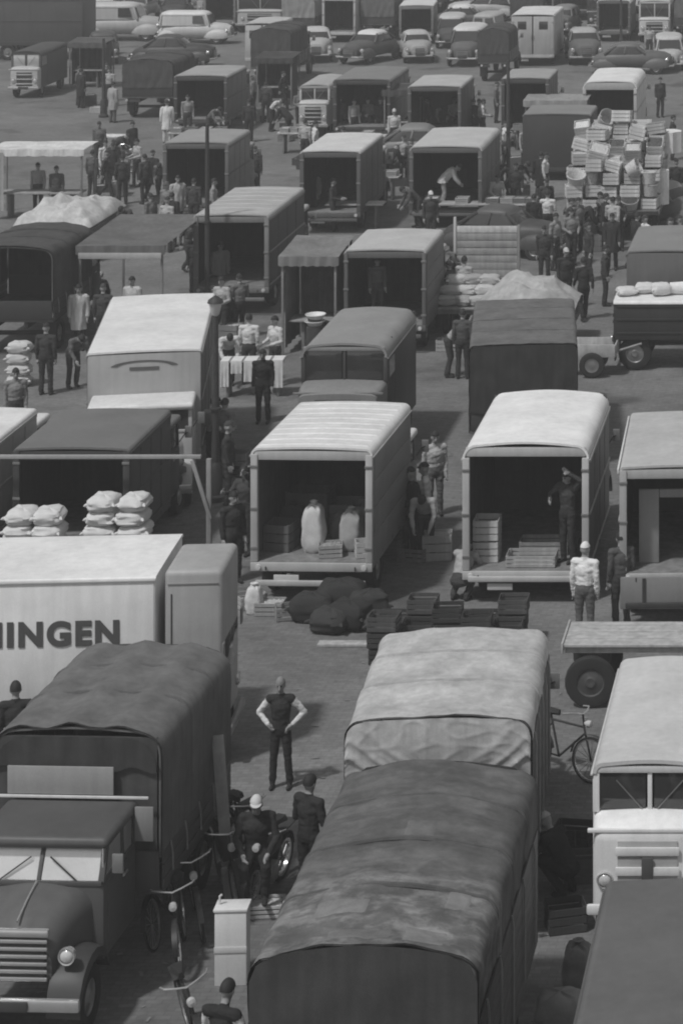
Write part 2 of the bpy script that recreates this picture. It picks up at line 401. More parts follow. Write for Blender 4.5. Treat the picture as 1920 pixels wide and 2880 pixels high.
def box_van(label, X, Y, Wd, L, zf, zt, wall, roof, rz=0.0, trim=None, inner=.28, near='open', cab_at='far', ribs=0, rr=.16, cabargs=None, axle=None, crown=.03, gutter=None, tail=None, posts=True, name='van', hdr=.16, wood_side=0, cat='van', post_w=.13):
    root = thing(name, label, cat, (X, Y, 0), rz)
    wm, rm, tm, im = paint(wall), paint(roof), paint(trim if trim is not None else wall), wood(inner)
    hw = Wd/2; ze = zt-rr
    # roof shell with rounded edges, overhanging lip
    sec = arch(-hw, hw, ze, zt, rr, 6, crown); sec_in = arch(-hw+.04, hw-.04, ze, zt-.04, rr-.04, 6, crown)[::-1]
    P('roof', MB().loft([[(x,y,z) for x, z in sec+sec_in] for y in np.linspace(-.03, L, 8)]), rm, root, smooth=True)
    for k in range(ribs):
        y = L*(k+.5)/ribs
        P('roof_rib', MB().loft([[(x*(1.0),yy,z+dz) for x, z in arch(-hw+.08,hw-.08,zt-rr*.6,zt,rr*.6,4,crown)] for yy, dz in ((y-.035,-.01),(y-.02,.016),(y+.02,.016),(y+.035,-.01))], closed=False), rm, root, smooth=True)
    for sx in (-1, 1):
        sp = P('side_panel', MB().box(sx*hw-(.04 if sx > 0 else 0),sx*hw+(.04 if sx < 0 else 0),0,L,zf-.12,ze-.002), wm, root, bev=.006)
        for k in range(1, 4): P('panel_seam', MB().box(sx*(hw+.004)-.006,sx*(hw+.004)+.006,L*k/4-.012,L*k/4+.012,zf-.08,ze-.03), wm, sp)
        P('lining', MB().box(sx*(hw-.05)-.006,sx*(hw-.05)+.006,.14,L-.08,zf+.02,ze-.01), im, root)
        if wood_side:
            h = (ze-zf)/wood_side
            for k in range(wood_side):
                P('side_board', MB().box(sx*hw+sx*.002-.011,sx*hw+sx*.002+.011,.10,L-.06,zf+k*h+.01,zf+(k+1)*h-.01), wm, sp, bev=.005)
        else:
            for z in (zf+.05, zf+(ze-zf)*.5, ze-.06):
                P('rub_rail', MB().box(sx*(hw+.012)-.012,sx*(hw+.012)+.012,.05,L-.05,z-.025,z+.025), tm, sp, bev=.006)
        P('roof_gutter', MB().box(sx*(hw+.012)-.014,sx*(hw+.012)+.014,-.03,L,ze-.03,ze-.005), tm, root, bev=.005)
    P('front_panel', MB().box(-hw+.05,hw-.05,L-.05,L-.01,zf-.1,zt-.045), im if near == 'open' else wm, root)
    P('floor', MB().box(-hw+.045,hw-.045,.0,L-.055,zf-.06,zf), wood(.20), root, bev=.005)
    P('sill_beam', MB().box(-hw,hw,-.06,-.005,zf-.17,zf-.01), tm, root, bev=.015)
    if near == 'open':
        if posts:
            for sx in (-1, 1): P('rear_post', MB().box(sx*(hw-post_w/2)-post_w/2,sx*(hw-post_w/2)+post_w/2,-.05,.06,zf-.005,ze+.02), tm, root, bev=.015)
        for sx in (-1, 1):
            for z in (zf+.25, (zf+ze)/2, ze-.2): P('hinge', MB().box(sx*(hw-post_w*.55)-.07,sx*(hw-post_w*.55)+.07,-.066,-.048,z-.025,z+.025), STEEL, root, bev=.004)
            P('hook', MB().tube([(sx*(hw-.3),-.07,zf-.10),(sx*(hw-.3),-.12,zf-.13),(sx*(hw-.3),-.12,zf-.06)], .012, 6), IRON, root)
        P('header', MB().box(-hw+.06,hw-.06,-.02,.05,zt-.06-hdr,zt-.05), tm, root, bev=.015)
    else:
        if near == 'doors':
            for sx in (-1, 1):
                d = P('rear_door', MB().box(sx*hw*.5-hw*.5+.03,sx*hw*.5+hw*.5-.03,-.03,.03,zf,zt-.10), wm, root, bev=.012)
                P('door_window', MB().box(sx*hw*.5-.22,sx*hw*.5+.22,-.042,-.02,zt-.75,zt-.35), GLASS, d, bev=.02)
                P('hinge', MB().box(sx*(hw-.08)-.05,sx*(hw-.08)+.05,-.05,-.031,zf+.3,zf+.36), tm, d)
                P('hinge', MB().box(sx*(hw-.08)-.05,sx*(hw-.08)+.05,-.05,-.031,zt-.4,zt-.34), tm, d)
                P('handle', MB().bar((sx*.06,-.06,zf+.75),(sx*.06,-.06,zf+.95),.02,.02), STEEL, d)
        else:
            P('near_panel', MB().box(-hw+.01,hw-.01,-.02,.03,zf-.10,zt-.05), wm, root, bev=.02)
    if tail:
        P('tailgate', MB().box(-hw+.02,hw-.02,-.12,-.07,zf-.62,zf-.05), paint(tail), root, bev=.015)
        for k in (-1, 1): P('tailgate_bar', MB().box(k*hw*.6-.03,k*hw*.6+.03,-.14,-.122,zf-.6,zf-.07), IRON, root)
    running_gear(root, Wd, L, zf, y_ax=axle or (L*.30 if cab_at == 'far' else L*.72))
    if cab_at == 'far':
        P('bumper', MB().box(-hw*.9,hw*.9,-.16,-.08,.42,.52), tm if tail is None else IRON, root, bev=.02)
        for sx in (-1, 1): P('tail_lamp', MB().lathe([(0.001,-.03),(.05,-.025),(.055,.02),(0.001,.02)],'Y',(sx*(hw-.15),-.075,zf-.09),12), LENS, root, smooth=True)
        plate(root, -hw*.4, -.09, zf-.28, v=.5)
    if cab_at:
        a = dict(w=Wd*.88, D=1.2, zt=2.1, body=wm, roof=rm, hood=.6, zb=.55, belt=1.5)
        a.update(cabargs or {})
        T = Matrix.Translation((0, -.03, 0)) if cab_at == 'near' else FLIP(L+.03)
        cab(root, T=T, **a)
    return root

def car(label, X, Y, rz, body, roof=None, kind='saloon', s=1.0, group=None, glass=GLASS):
    """rounded car of the 1950s, nose along -Y, centred"""
    root = thing('car', label, 'car', (X, Y, 0), rz, group)
    bm_, rm = paint(body), paint(roof if roof is not None else body)
    q_ = lambda pts: [(x*s, y*s, z*s) for x, y, z in pts]
    def sup(a, y, z0, z1, n=18, ex=.62, ez=.75):
        out = []
        for k in range(n):
            t = 2*PI*k/n; c, s_ = math.cos(t), math.sin(t)
            out.append((a*math.copysign(abs(c)**ex, c), y, (z0+z1)/2+(z1-z0)/2*math.copysign(abs(s_)**ez, s_)))
        return q_(out)
    st = [(-1.95,.25,.45,.78),(-1.9,.40,.38,.92),(-1.6,.52,.32,1.05),(-1.1,.66,.30,1.10),(-.6,.76,.28,1.12),(.2,.80,.28,1.12),(.9,.79,.28,1.10),(1.4,.70,.32,1.04),(1.8,.52,.40,.86),(1.95,.35,.48,.70)]
    P('body', MB().loft([sup(a, y, z0, z1) for y, a, z0, z1 in st]), bm_, root, smooth=True)
    y0, y1, u0, u1, zt = (-.80, 1.40, -.30, .75, 1.50) if kind == 'saloon' else (-.75, 1.75, -.3, 1.55, 1.52)
    if kind == 'van': y0, y1, u0, u1, zt = -.95, 1.85, -.7, 1.75, 1.70
    def ring(f, z, g=0.0):
        yc, ya = ((y0+y1)/2*(1-f)+(u0+u1)/2*f), ((y1-y0)/2*(1-f)+(u1-u0)/2*f)+g; xa = (.70*(1-f)+.56*f)+g
        if kind == 'van': xa = .74*(1-f)+.68*f+g
        return q_([(xa*math.copysign(abs(math.cos(t))**.45, math.cos(t)), yc+ya*math.copysign(abs(math.sin(t))**.45, math.sin(t)), z) for t in [2*PI*k/28 for k in range(28)]])
    zb = 1.0
    P('glasshouse', MB().loft([ring(0, zb), ring(.5, (zb+zt)/2), ring(1, zt-.10)]), glass if kind != 'van' else bm_, root, smooth=True)
    if kind == 'van':
        for sx in (-1, 1): P('side_window', MB().hexa(q_([(sx*(.745-.012),-.62,1.12),(sx*(.745+.012),-.62,1.12),(sx*(.745+.012),.0,1.12),(sx*(.745-.012),.0,1.12),(sx*(.70-.012),-.52,1.52),(sx*(.70+.012),-.52,1.52),(sx*(.70+.012),.0,1.52),(sx*(.70-.012),.0,1.52)])), glass, root)
        P('windscreen', MB().hexa(q_([(-.55,-.955,1.1),(.55,-.955,1.1),(.55,-.92,1.1),(-.55,-.92,1.1),(-.52,-.78,1.54),(.52,-.78,1.54),(.52,-.74,1.54),(-.52,-.74,1.54)])), glass, root)
        for sx in (-1, 1): P('rear_window', MB().hexa(q_([(sx*.3-.22,1.84,1.2),(sx*.3+.22,1.84,1.2),(sx*.3+.22,1.87,1.2),(sx*.3-.22,1.87,1.2),(sx*.3-.22,1.79,1.5),(sx*.3+.22,1.79,1.5),(sx*.3+.22,1.82,1.5),(sx*.3-.22,1.82,1.5)])), glass, root)
    P('roof', MB().loft([ring(.80, zt-.17, .012), ring(.95, zt-.12, .03), ring(1, zt-.07, .012), ring(1.0, zt-.01, -.08), ring(1.0, zt+.03, -.24), ring(1.0, zt+.035, -.38)]), rm, root, smooth=True)
    for sx in (-1, 1):
        for a, b in (((.68,y0+.09),(.55,u0+.05)),((.68,y1-.09),(.55,u1-.05)),((.70,(y0+y1)/2),(.58,(u0+u1)/2))):
            P('pillar', MB().bar((s*sx*a[0],s*a[1],s*zb),(s*sx*b[0],s*b[1],s*(zt-.12)),.08*s), bm_, root, bev=.01*s)
        for yw, ln in ((-1.25,.62),(1.25,.58)):
            P('fender', MB().loft([q_([(sx*.64+.17*c*k_, yw+ln*t, .40+.40*k_*h_) for c, h_ in [(math.cos(a), max(-.25, math.sin(a))) for a in [2*PI*i/12 for i in range(12)]]]) for t, k_ in ((-1,.25),(-.9,.6),(-.6,.9),(-.1,1.0),(.4,.92),(.8,.66),(1.05,.3))]), bm_, root, smooth=True)
            wheel(root, sx*.70*s, yw*s, round(.32*s, 2), .16)
        lamp(root, sx*.62*s, -1.80*s, .72*s, .095*s)
        P('tail_lamp', MB().lathe([(0.001,.05),(.05,.04),(.055,-.04),(0.001,-.05)],'Y',(s*sx*.6,s*1.86,s*.62),12), LENS, root, smooth=True)
    for y, sy in ((-2.08, -1), (2.05, 1)):
        P('bumper', MB().tube([(-.74*s,(y-sy*.18)*s,.42*s),(-.6*s,y*s,.42*s),(.6*s,y*s,.42*s),(.74*s,(y-sy*.18)*s,.42*s)],.05*s,8), CHROME, root, smooth=True)
        plate(root, 0, (y+sy*.06)*s, .50*s)
    gr = P('grille', MB().box(-.24*s,.24*s,-1.99*s,-1.88*s,.46*s,.80*s), IRON, root, bev=.05)
    for k in range(4): P('grille_bar', MB().box(-.26*s,.26*s,-2.01*s,-1.992*s,(.50+.075*k)*s,(.53+.075*k)*s), CHROME, gr)
    return root

def stall(label, X, Y, Wd, L, zt, cv, rz=0.0, table=True, sag=.10, slope=.25, valance=.22, table_v=.3, walls=False, cloth_v=None):
    root = thing('market_stall', label, 'stall', (X, Y, 0), rz)
    wm = wood(.22)
    for sx in (-1, 1):
        for y, h in ((.06, zt), (L-.06, zt+slope)):
            P('post', MB().bar((sx*(Wd/2-.04),y,0),(sx*(Wd/2-.04),y,h),.06,.06), wm, root, bev=.008)
    for y, h in ((.06, zt), (L-.06, zt+slope)):
        P('cross_bar', MB().bar((-Wd/2,y,h+.02),(Wd/2,y,h+.02),.05,.05), wm, root, bev=.008)
    rings = []; nx, ny = 26, 18
    for j in range(-2, ny+1):
        ring = []
        for i in range(nx+1):
            u = i/nx; x = -Wd/2-.06+(Wd+.12)*u
            if j < 0:
                k = -j/2; ring.append((x, -.03-.02*math.sin(u*30), zt+.05-valance*k-.03*abs(math.sin(u*PI*7))*k))
            else:
                v = j/ny; q = noise.noise(Vector((u*4+X, v*4, 1.3)))
                ring.append((x, -.02+(L+.04)*v, zt+.06+slope*v-sag*math.sin(PI*u)*math.sin(PI*v)+.02*q))
        rings.append(ring)
    P('awning', MB().loft(rings[::1] if True else rings, closed=False), canvas(cv), root, smooth=True)
    if walls:
        for sx in (-1, 1):
            P('side_cloth', MB().loft([[(sx*(Wd/2-.09)+.03*math.sin(k*1.7),.15+(L-.3)*k/14,z) for z in (.15, zt*.5, zt-.05)] for k in range(15)], closed=False), canvas(cv), root, smooth=True)
        P('back_cloth', MB().loft([[(-Wd/2+.1+(Wd-.2)*k/18,L-.14+.03*math.sin(k*1.9),z) for z in (.15, zt*.5, zt-.02)] for k in range(19)], closed=False), canvas(cv), root, smooth=True)
    if table:
        P('table_top', MB().box(-Wd/2+.15,Wd/2-.15,.25,1.05,.80,.85), wood(table_v), root, bev=.008)
        for sx in (-1, 1): P('trestle', MB().bar((sx*(Wd/2-.5),.65,0),(sx*(Wd/2-.5),.65,.795),.08,.5), wm, root, bev=.008)
        if cloth_v: P('table_cloth', MB().loft([[(x,.24-.02*math.sin(x*9),.45),(x,.24,.83),(x,.30,.862),(x,1.05,.862)] for x in np.linspace(-Wd/2+.12,Wd/2-.12,24)], closed=False), cloth(cloth_v), root, smooth=True)
    return root
# ------------------------------------------------------------------ people
def pose_joints(pose):
    J = dict(pel=(0,0,.93), wst=(0,0,1.10), chs=(0,-.01,1.30), nck=(0,.01,1.46), hd=(0,-.02,1.63),
             shL=(-.185,0,1.42), elL=(-.225,.02,1.13), haL=(-.225,-.05,.87), shR=(.185,0,1.42), elR=(.225,.02,1.13), haR=(.225,-.05,.87),
             hpL=(-.09,0,.92), knL=(-.105,-.02,.49), anL=(-.115,.02,.09), hpR=(.09,0,.92), knR=(.105,-.02,.49), anR=(.115,.02,.09))
    if pose == 'akimbo':
        J.update(elL=(-.40,.07,1.18), haL=(-.20,-.06,1.02), elR=(.40,.07,1.18), haR=(.20,-.06,1.02), knL=(-.125,-.02,.49), anL=(-.15,.02,.09), knR=(.125,-.02,.49), anR=(.15,.02,.09))
    elif pose == 'walk':
        J.update(knL=(-.10,-.16,.52), anL=(-.10,-.24,.10), knR=(.10,.02,.50), anR=(.10,.30,.16), elL=(-.23,.10,1.15), haL=(-.23,.10,.89), elR=(.23,-.03,1.14), haR=(.22,-.23,.97))
    elif pose == 'carry':
        J.update(elL=(-.25,-.02,1.14), haL=(-.15,-.30,1.08), elR=(.25,-.02,1.14), haR=(.15,-.30,1.08), knL=(-.11,-.08,.50), anL=(-.11,-.08,.09))
    elif pose == 'reach':
        J.update(elR=(.30,-.18,1.55), haR=(.34,-.38,1.74), elL=(-.28,-.12,1.20), haL=(-.22,-.36,1.28))
    elif pose == 'lean':
        J.update(elL=(-.36,-.08,1.24), haL=(-.18,-.30,1.20), elR=(.36,-.05,1.60), haR=(.20,-.20,1.76), nck=(.03,-.03,1.46), hd=(.04,-.07,1.62))
    elif pose == 'bend':
        J.update(wst=(0,-.10,1.05), chs=(0,-.25,1.18), nck=(0,-.38,1.26), hd=(0,-.52,1.32), shL=(-.185,-.34,1.24), shR=(.185,-.34,1.24),
                 elL=(-.22,-.42,.97), haL=(-.16,-.58,.78), elR=(.22,-.42,.97), haR=(.16,-.58,.78), knL=(-.105,-.06,.50), knR=(.105,-.06,.50), anL=(-.115,.0,.09), anR=(.115,.06,.09))
    elif pose == 'sit':
        J.update({k: (v[0], v[1], v[2]-.40) for k, v in J.items() if k not in ('knL','anL','knR','anR')})
        J.update(knL=(-.14,-.42,.50), anL=(-.13,-.38,.09), knR=(.14,-.42,.50), anR=(.13,-.38,.09), elL=(-.27,-.08,.76), haL=(-.16,-.34,.62), elR=(.27,-.08,.76), haR=(.16,-.34,.62), nck=(0,-.05,1.05), hd=(0,-.11,1.22), chs=(0,-.05,.90))
    elif pose == 'ride':
        J.update(pel=(0,.12,.97), wst=(0,.04,1.12), chs=(0,-.07,1.30), nck=(0,-.14,1.45), hd=(0,-.20,1.60), shL=(-.185,-.10,1.40), shR=(.185,-.10,1.40), elL=(-.27,-.22,1.16), haL=(-.24,-.46,1.08), elR=(.27,-.22,1.16), haR=(.24,-.46,1.08),
                 hpL=(-.09,.10,.95), hpR=(.09,.10,.95), knL=(-.13,-.20,.68), anL=(-.12,-.10,.30), knR=(.13,-.12,.56), anR=(.12,.0,.14))
    elif pose == 'squat':
        J.update({k: (v[0], v[1], v[2]-.55) for k, v in J.items() if k not in ('knL','anL','knR','anR')})
        J.update(wst=(0,-.10,.53), chs=(0,-.22,.70), nck=(0,-.30,.82), hd=(0,-.40,.95), shL=(-.185,-.27,.80), shR=(.185,-.27,.80), elL=(-.24,-.42,.58), haL=(-.14,-.60,.45), elR=(.24,-.42,.58), haR=(.14,-.60,.45),
                 knL=(-.16,-.36,.47), anL=(-.13,-.05,.09), knR=(.16,-.36,.47), anR=(.13,-.02,.09))
    return {k: Vector(v) for k, v in J.items()}

def ico(n=2):
    b = bmesh.new(); bmesh.ops.create_icosphere(b, subdivisions=n, radius=1)
    v = [x.co.copy() for x in b.verts]; f = [[q.index for q in x.verts] for x in b.faces]; b.free(); return v, f
ICO = ico(2)
def capsule(V, F, p, q, r0, r1, n=10, sx=1.0):
    d = (q-p); L = d.length; d = d/L if L > 1e-6 else Vector((0,0,1))
    ref = Vector((1,0,0)) if abs(d.x) < .9 else Vector((0,1,0))
    w = d.cross(ref).normalized(); u = w.cross(d).normalized()
    prof = [(-r0, .02)]+[(-r0*math.cos(a), r0*math.sin(a)) for a in (.5, 1.0, PI/2)]+[(L+r1*math.sin(a), r1*math.cos(a)) for a in (0, .55, 1.05)]+[(L+r1, .02)]
    b = len(V)
    for t, r in prof:
        for k in range(n):
            a = 2*PI*k/n; V.append(p+d*t+u*(r*math.cos(a)*sx)+w*(r*math.sin(a)))
    m = len(prof)
    for i in range(m-1):
        for k in range(n):
            j = (k+1) % n; F.append([b+i*n+k, b+i*n+j, b+(i+1)*n+j, b+(i+1)*n+k])
    F.append([b+k for k in range(n)][::-1]); F.append([b+(m-1)*n+k for k in range(n)])
def ellipsoid(V, F, c, rx, ry, rz, M3=None):
    b = len(V)
    for v in ICO[0]:
        p = Vector((v.x*rx, v.y*ry, v.z*rz))
        if M3 is not None: p = M3 @ p
        V.append(c+p)
    for f in ICO[1]: F.append([b+i for i in f])

BODY = {}
def body_mesh(pose):
    if pose in BODY: return BODY[pose]
    J = pose_joints(pose); V, F, tags = [], [], []
    def cp(tag, p, q, r0, r1, sx=1.0):
        capsule(V, F, p, q, r0, r1, 12, sx); tags.append((tag, p, q, (r0+r1)/2*(sx if sx > 1 else 1)))
    up = (J['nck']-J['pel']).normalized()
    cp(2, J['pel'], J['wst'], .125, .115, 1.32)
    cp(1, J['wst'], J['chs'], .115, .135, 1.38)
    cp(1, J['chs'], J['nck']-up*.09, .135, .085, 1.38)
    cp(1, J['shL'], J['shR'], .072, .072)
    cp(0, J['nck']-up*.03, J['hd']-up*.04, .056, .054)
    fw = Vector((0,-1,0)); hz = (J['hd']-J['nck']).normalized()
    fwd = (fw-hz*fw.dot(hz)).normalized(); rt = fwd.cross(hz).normalized()
    M3 = Matrix((rt, -fwd, hz)).transposed()
    hd = J['hd']
    ellipsoid(V, F, hd+hz*.02, .078, .098, .112, M3); tags.append((0, hd, hd+hz*.04, .09))
    ellipsoid(V, F, hd-hz*.055+fwd*.03, .055, .062, .055, M3); tags.append((0, hd-hz*.05+fwd*.03, hd-hz*.051+fwd*.03, .055))
    cp(0, hd+hz*.02+fwd*.095, hd-hz*.025+fwd*.112, .012, .018)
    for sx in (-1, 1):
        ellipsoid(V, F, hd+rt*sx*.080, .014, .024, .034, M3); tags.append((0, hd+rt*sx*.08, hd+rt*sx*.081, .024))
        ellipsoid(V, F, hd+rt*sx*.033+hz*.028+fwd*.090, .014, .010, .010, M3); tags.append((4, hd+rt*sx*.033+hz*.028+fwd*.098, hd+rt*sx*.034+hz*.028+fwd*.098, .013))
    tags.append((5, hd-hz*.055+fwd*.10-rt*.018, hd-hz*.055+fwd*.10+rt*.018, .008))
    for s_ in ('L', 'R'):
        sx = -1 if s_ == 'L' else 1
        sh, el, ha = J['sh'+s_], J['el'+s_], J['ha'+s_]
        cp(6, sh+(el-sh)*.12, el, .066, .052); cp(6, el, el+(ha-el)*.86, .052, .042)
        d = (ha-el).normalized()
        cp(0, el+(ha-el)*.86, ha, .030, .030)
        side = d.cross(Vector((sx, 0, 0)));  side = side.normalized() if side.length > .2 else d.orthogonal().normalized()
        nrm = d.cross(side).normalized()
        cp(0, ha, ha+d*.06, .036, .034, 1.0)
        for k, (o_, ln) in enumerate(((-.030,.068),(-.010,.080),(.010,.076),(.030,.058))):
            b0 = ha+d*.07+side*o_; b1 = b0+d*ln*.5; b2 = b1+(d*.8-nrm*sx*.5).normalized()*ln*.5
            cp(0, b0, b1, .0125, .012); cp(0, b1, b2, .012, .0105)
        t0 = ha+d*.01-side*.034; t1 = t0+(d*.7-side*.75).normalized()*.05; cp(0, t0, t1, .015, .013); cp(0, t1, t1+d*.03, .013, .011)
        hp, kn, an = J['hp'+s_], J['kn'+s_], J['an'+s_]
        cp(2, hp, kn, .098, .070); cp(2, kn, an+Vector((0,0,.02)), .070, .062)
        f_ = Vector((0,-1,0)) if pose != 'walk' or s_ == 'L' else Vector((0,-1,-.35)).normalized()
        cp(3, an+Vector((0,.03,-.045)), an+f_*.15+Vector((0,0,-.05)), .042, .038)
    me = bpy.data.meshes.new('body'); me.from_pydata([tuple(v) for v in V], [], F)
    o = bpy.data.objects.new('body_source', me); COL.objects.link(o)
    m = o.modifiers.new('r', 'REMESH'); m.mode = 'VOXEL'; m.voxel_size = .0135; m.adaptivity = 0
    sm = o.modifiers.new('s', 'SMOOTH'); sm.factor = .5; sm.iterations = 3
    bpy.context.view_layer.update()
    dg = bpy.context.evaluated_depsgraph_get()
    out = bpy.data.meshes.new_from_object(o.evaluated_get(dg))
    bpy.data.objects.remove(o); bpy.data.meshes.remove(me)
    zmin = min(v.co.z for v in out.vertices)
    n = len(out.polygons); C = np.empty(n*3); out.polygons.foreach_get('center', C); C = C.reshape(n, 3)
    best = np.full(n, 9.0); idx = np.zeros(n, int)
    for tag_, p, q, r in tags:
        p_, d_ = np.array(p), np.array(q-p); L2 = max(1e-9, d_@d_)
        t = np.clip(((C-p_)@d_)/L2, 0, 1); dist = np.linalg.norm(C-(p_+t[:, None]*d_), axis=1)-r
        if tag_ in (4, 5): dist = np.where(dist < .004, -1, 9)
        k = dist < best; best[k] = dist[k]; idx[k] = tag_
    out.materials.clear()
    for mm in (SKIN, cloth(.2), cloth(.06), RUBBER, EYE, mat(.16, .6, .05, 9, 0, name='lips'), cloth(.2)): out.materials.append(mm)
    out.polygons.foreach_set('material_index', idx.astype(np.int32)); out.shade_smooth()
    cl = set()
    for pl in out.polygons:
        if pl.material_index in (1, 2, 6): cl.update(pl.vertices)
    nv = len(out.vertices); NN = np.empty(nv*3); CC = np.empty(nv*3); out.vertices.foreach_get('normal', NN); out.vertices.foreach_get('co', CC)
    NN = NN.reshape(nv, 3); CC = CC.reshape(nv, 3)
    for i in cl:
            c = Vector(CC[i]); CC[i] += NN[i]*(.011*noise.noise(Vector((c.x*9, c.y*9, c.z*15)))+.007*noise.noise(Vector((c.x*22, c.y*22, c.z*34))))
    out.vertices.foreach_set('co', CC.ravel()); out.update()
    out.transform(Matrix.Translation((0, 0, -zmin))); out.update()
    # hair, cap, coat made for the same pose
    dz = Vector((0, 0, -zmin))
    def headshape(grow, zcut, back):
        mb = MB(); rings = []
        for i in range(9):
            a = PI/2*i/8*1.18; ring = []
            for k in range(18):
                t = 2*PI*k/18; x, y = math.cos(t), math.sin(t)
                low = zcut if y < -.2 else zcut-back*(.5+.5*y)
                z = max(math.cos(a), low)
                rr = math.sqrt(max(0, 1-z*z)) if math.cos(a) >= low else math.sqrt(max(0, 1-low*low))
                loc = Vector((x*rr*.078*grow, y*rr*.098*grow, .02+z*.112*grow))
                ring.append(hd+M3 @ loc+dz)
            rings.append(ring)
        return mb.loft(rings[::-1], cap=False)
    hair = headshape(1.10, .30, .75).mesh(0, 2, True)
    capm = headshape(1.16, .42, .25)
    pk = [[hd+M3 @ Vector((.075*math.cos(t)*g_, -.055-.085*g_*math.sin(t), .075-.012*g_+zz))+dz for t in [PI*k/10 for k in range(11)]] for g_, zz in ((.55,.012),(1.0,.004),(1.0,-.006),(.55,.0))]
    capm.loft(pk, closed=False)
    capm = capm.mesh(0, 2, True)
    coat = MB()
    th = (J['nck']-J['pel']).normalized(); base = J['pel']
    bottom = -.36 if pose in ('stand', 'walk', 'carry', 'reach', 'akimbo', 'lean') else -.10
    rings = []
    for t, a, b in ((bottom,.212,.172),(bottom*.66,.205,.168),(bottom*.33,.200,.164),(0,.198,.158),(.08,.192,.152),(.16,.188,.147),(.26,.198,.150),(.36,.210,.154),(.47,.200,.128),(.53,.115,.092)):
        c = base+th*t if t > 0 else base+Vector((0,0,t))
        rx = Vector((1,0,0)); ry = th.cross(rx).normalized() if t > 0 else Vector((0,1,0))
        rings.append([c+rx*a*math.cos(q)+ry*b*math.sin(q)*(1+.03*math.sin(q*6+t*9))+Vector((math.cos(q), math.sin(q), 0))*(.030*noise.noise(Vector((math.cos(q)*2, math.sin(q)*2, t*4)))+.022*noise.noise(Vector((math.cos(q)*4, math.sin(q)*4, t*9))))+dz for q in [2*PI*k/36 for k in range(36)]])
    coat.loft(rings, cap=False)
    coat = coat.mesh(0, 2, True)
    sl = []
    for s_ in ('L', 'R'):
        sh, el, ha = J['sh'+s_], J['el'+s_], J['ha'+s_]
        sl.append(MB().tube([sh+dz, sh+(el-sh)*.5+dz, el+dz, el+(ha-el)*.5+dz, el+(ha-el)*.88+dz], [.088,.082,.074,.066,.060], 12).mesh(0, 2, True))
    BODY[pose] = (out, hair, capm, coat, sl)
    return BODY[pose]

NPEOPLE = 0
def person(px, py, pose, rot, shirt, trs, label, hat='hair', coat=None, z=0.0, h=1.72, X=None, Y=None, group=None, hairm=None, sleeve=None):
    """px, py: the picture point where the feet stand (or X, Y in metres)"""
    global NPEOPLE; NPEOPLE += 1
    if X is None:
        p = at(px, py, z); X, Y = p.x, p.y
    me, hair, capm, coatm, sl = body_mesh(pose)
    root = bpy.data.objects.new('person', me); COL.objects.link(root)
    root.location = (X, Y, z); root.rotation_euler = (0, 0, R(rot)); k = h/1.74; root.scale = (k, k, k)
    tag(root, label, 'person', group)
    for i, m in ((1, cloth(shirt)), (2, cloth(trs)), (6, cloth(shirt if sleeve is None else sleeve))):
        root.material_slots[i].link = 'OBJECT'; root.material_slots[i].material = m
    if hat == 'hair': put('hair', hair, hairm or HAIR, root)
    elif hat == 'grey': put('hair', hair, mat(.22, .8, .2, 30, .2, name='grey_hair'), root)
    elif hat is not None: put('cap', capm, cloth(hat), root)
    if coat is not None:
        put('coat', coatm, cloth(coat), root)
        for s_ in sl: put('sleeve', s_, cloth(coat), root)
    return root

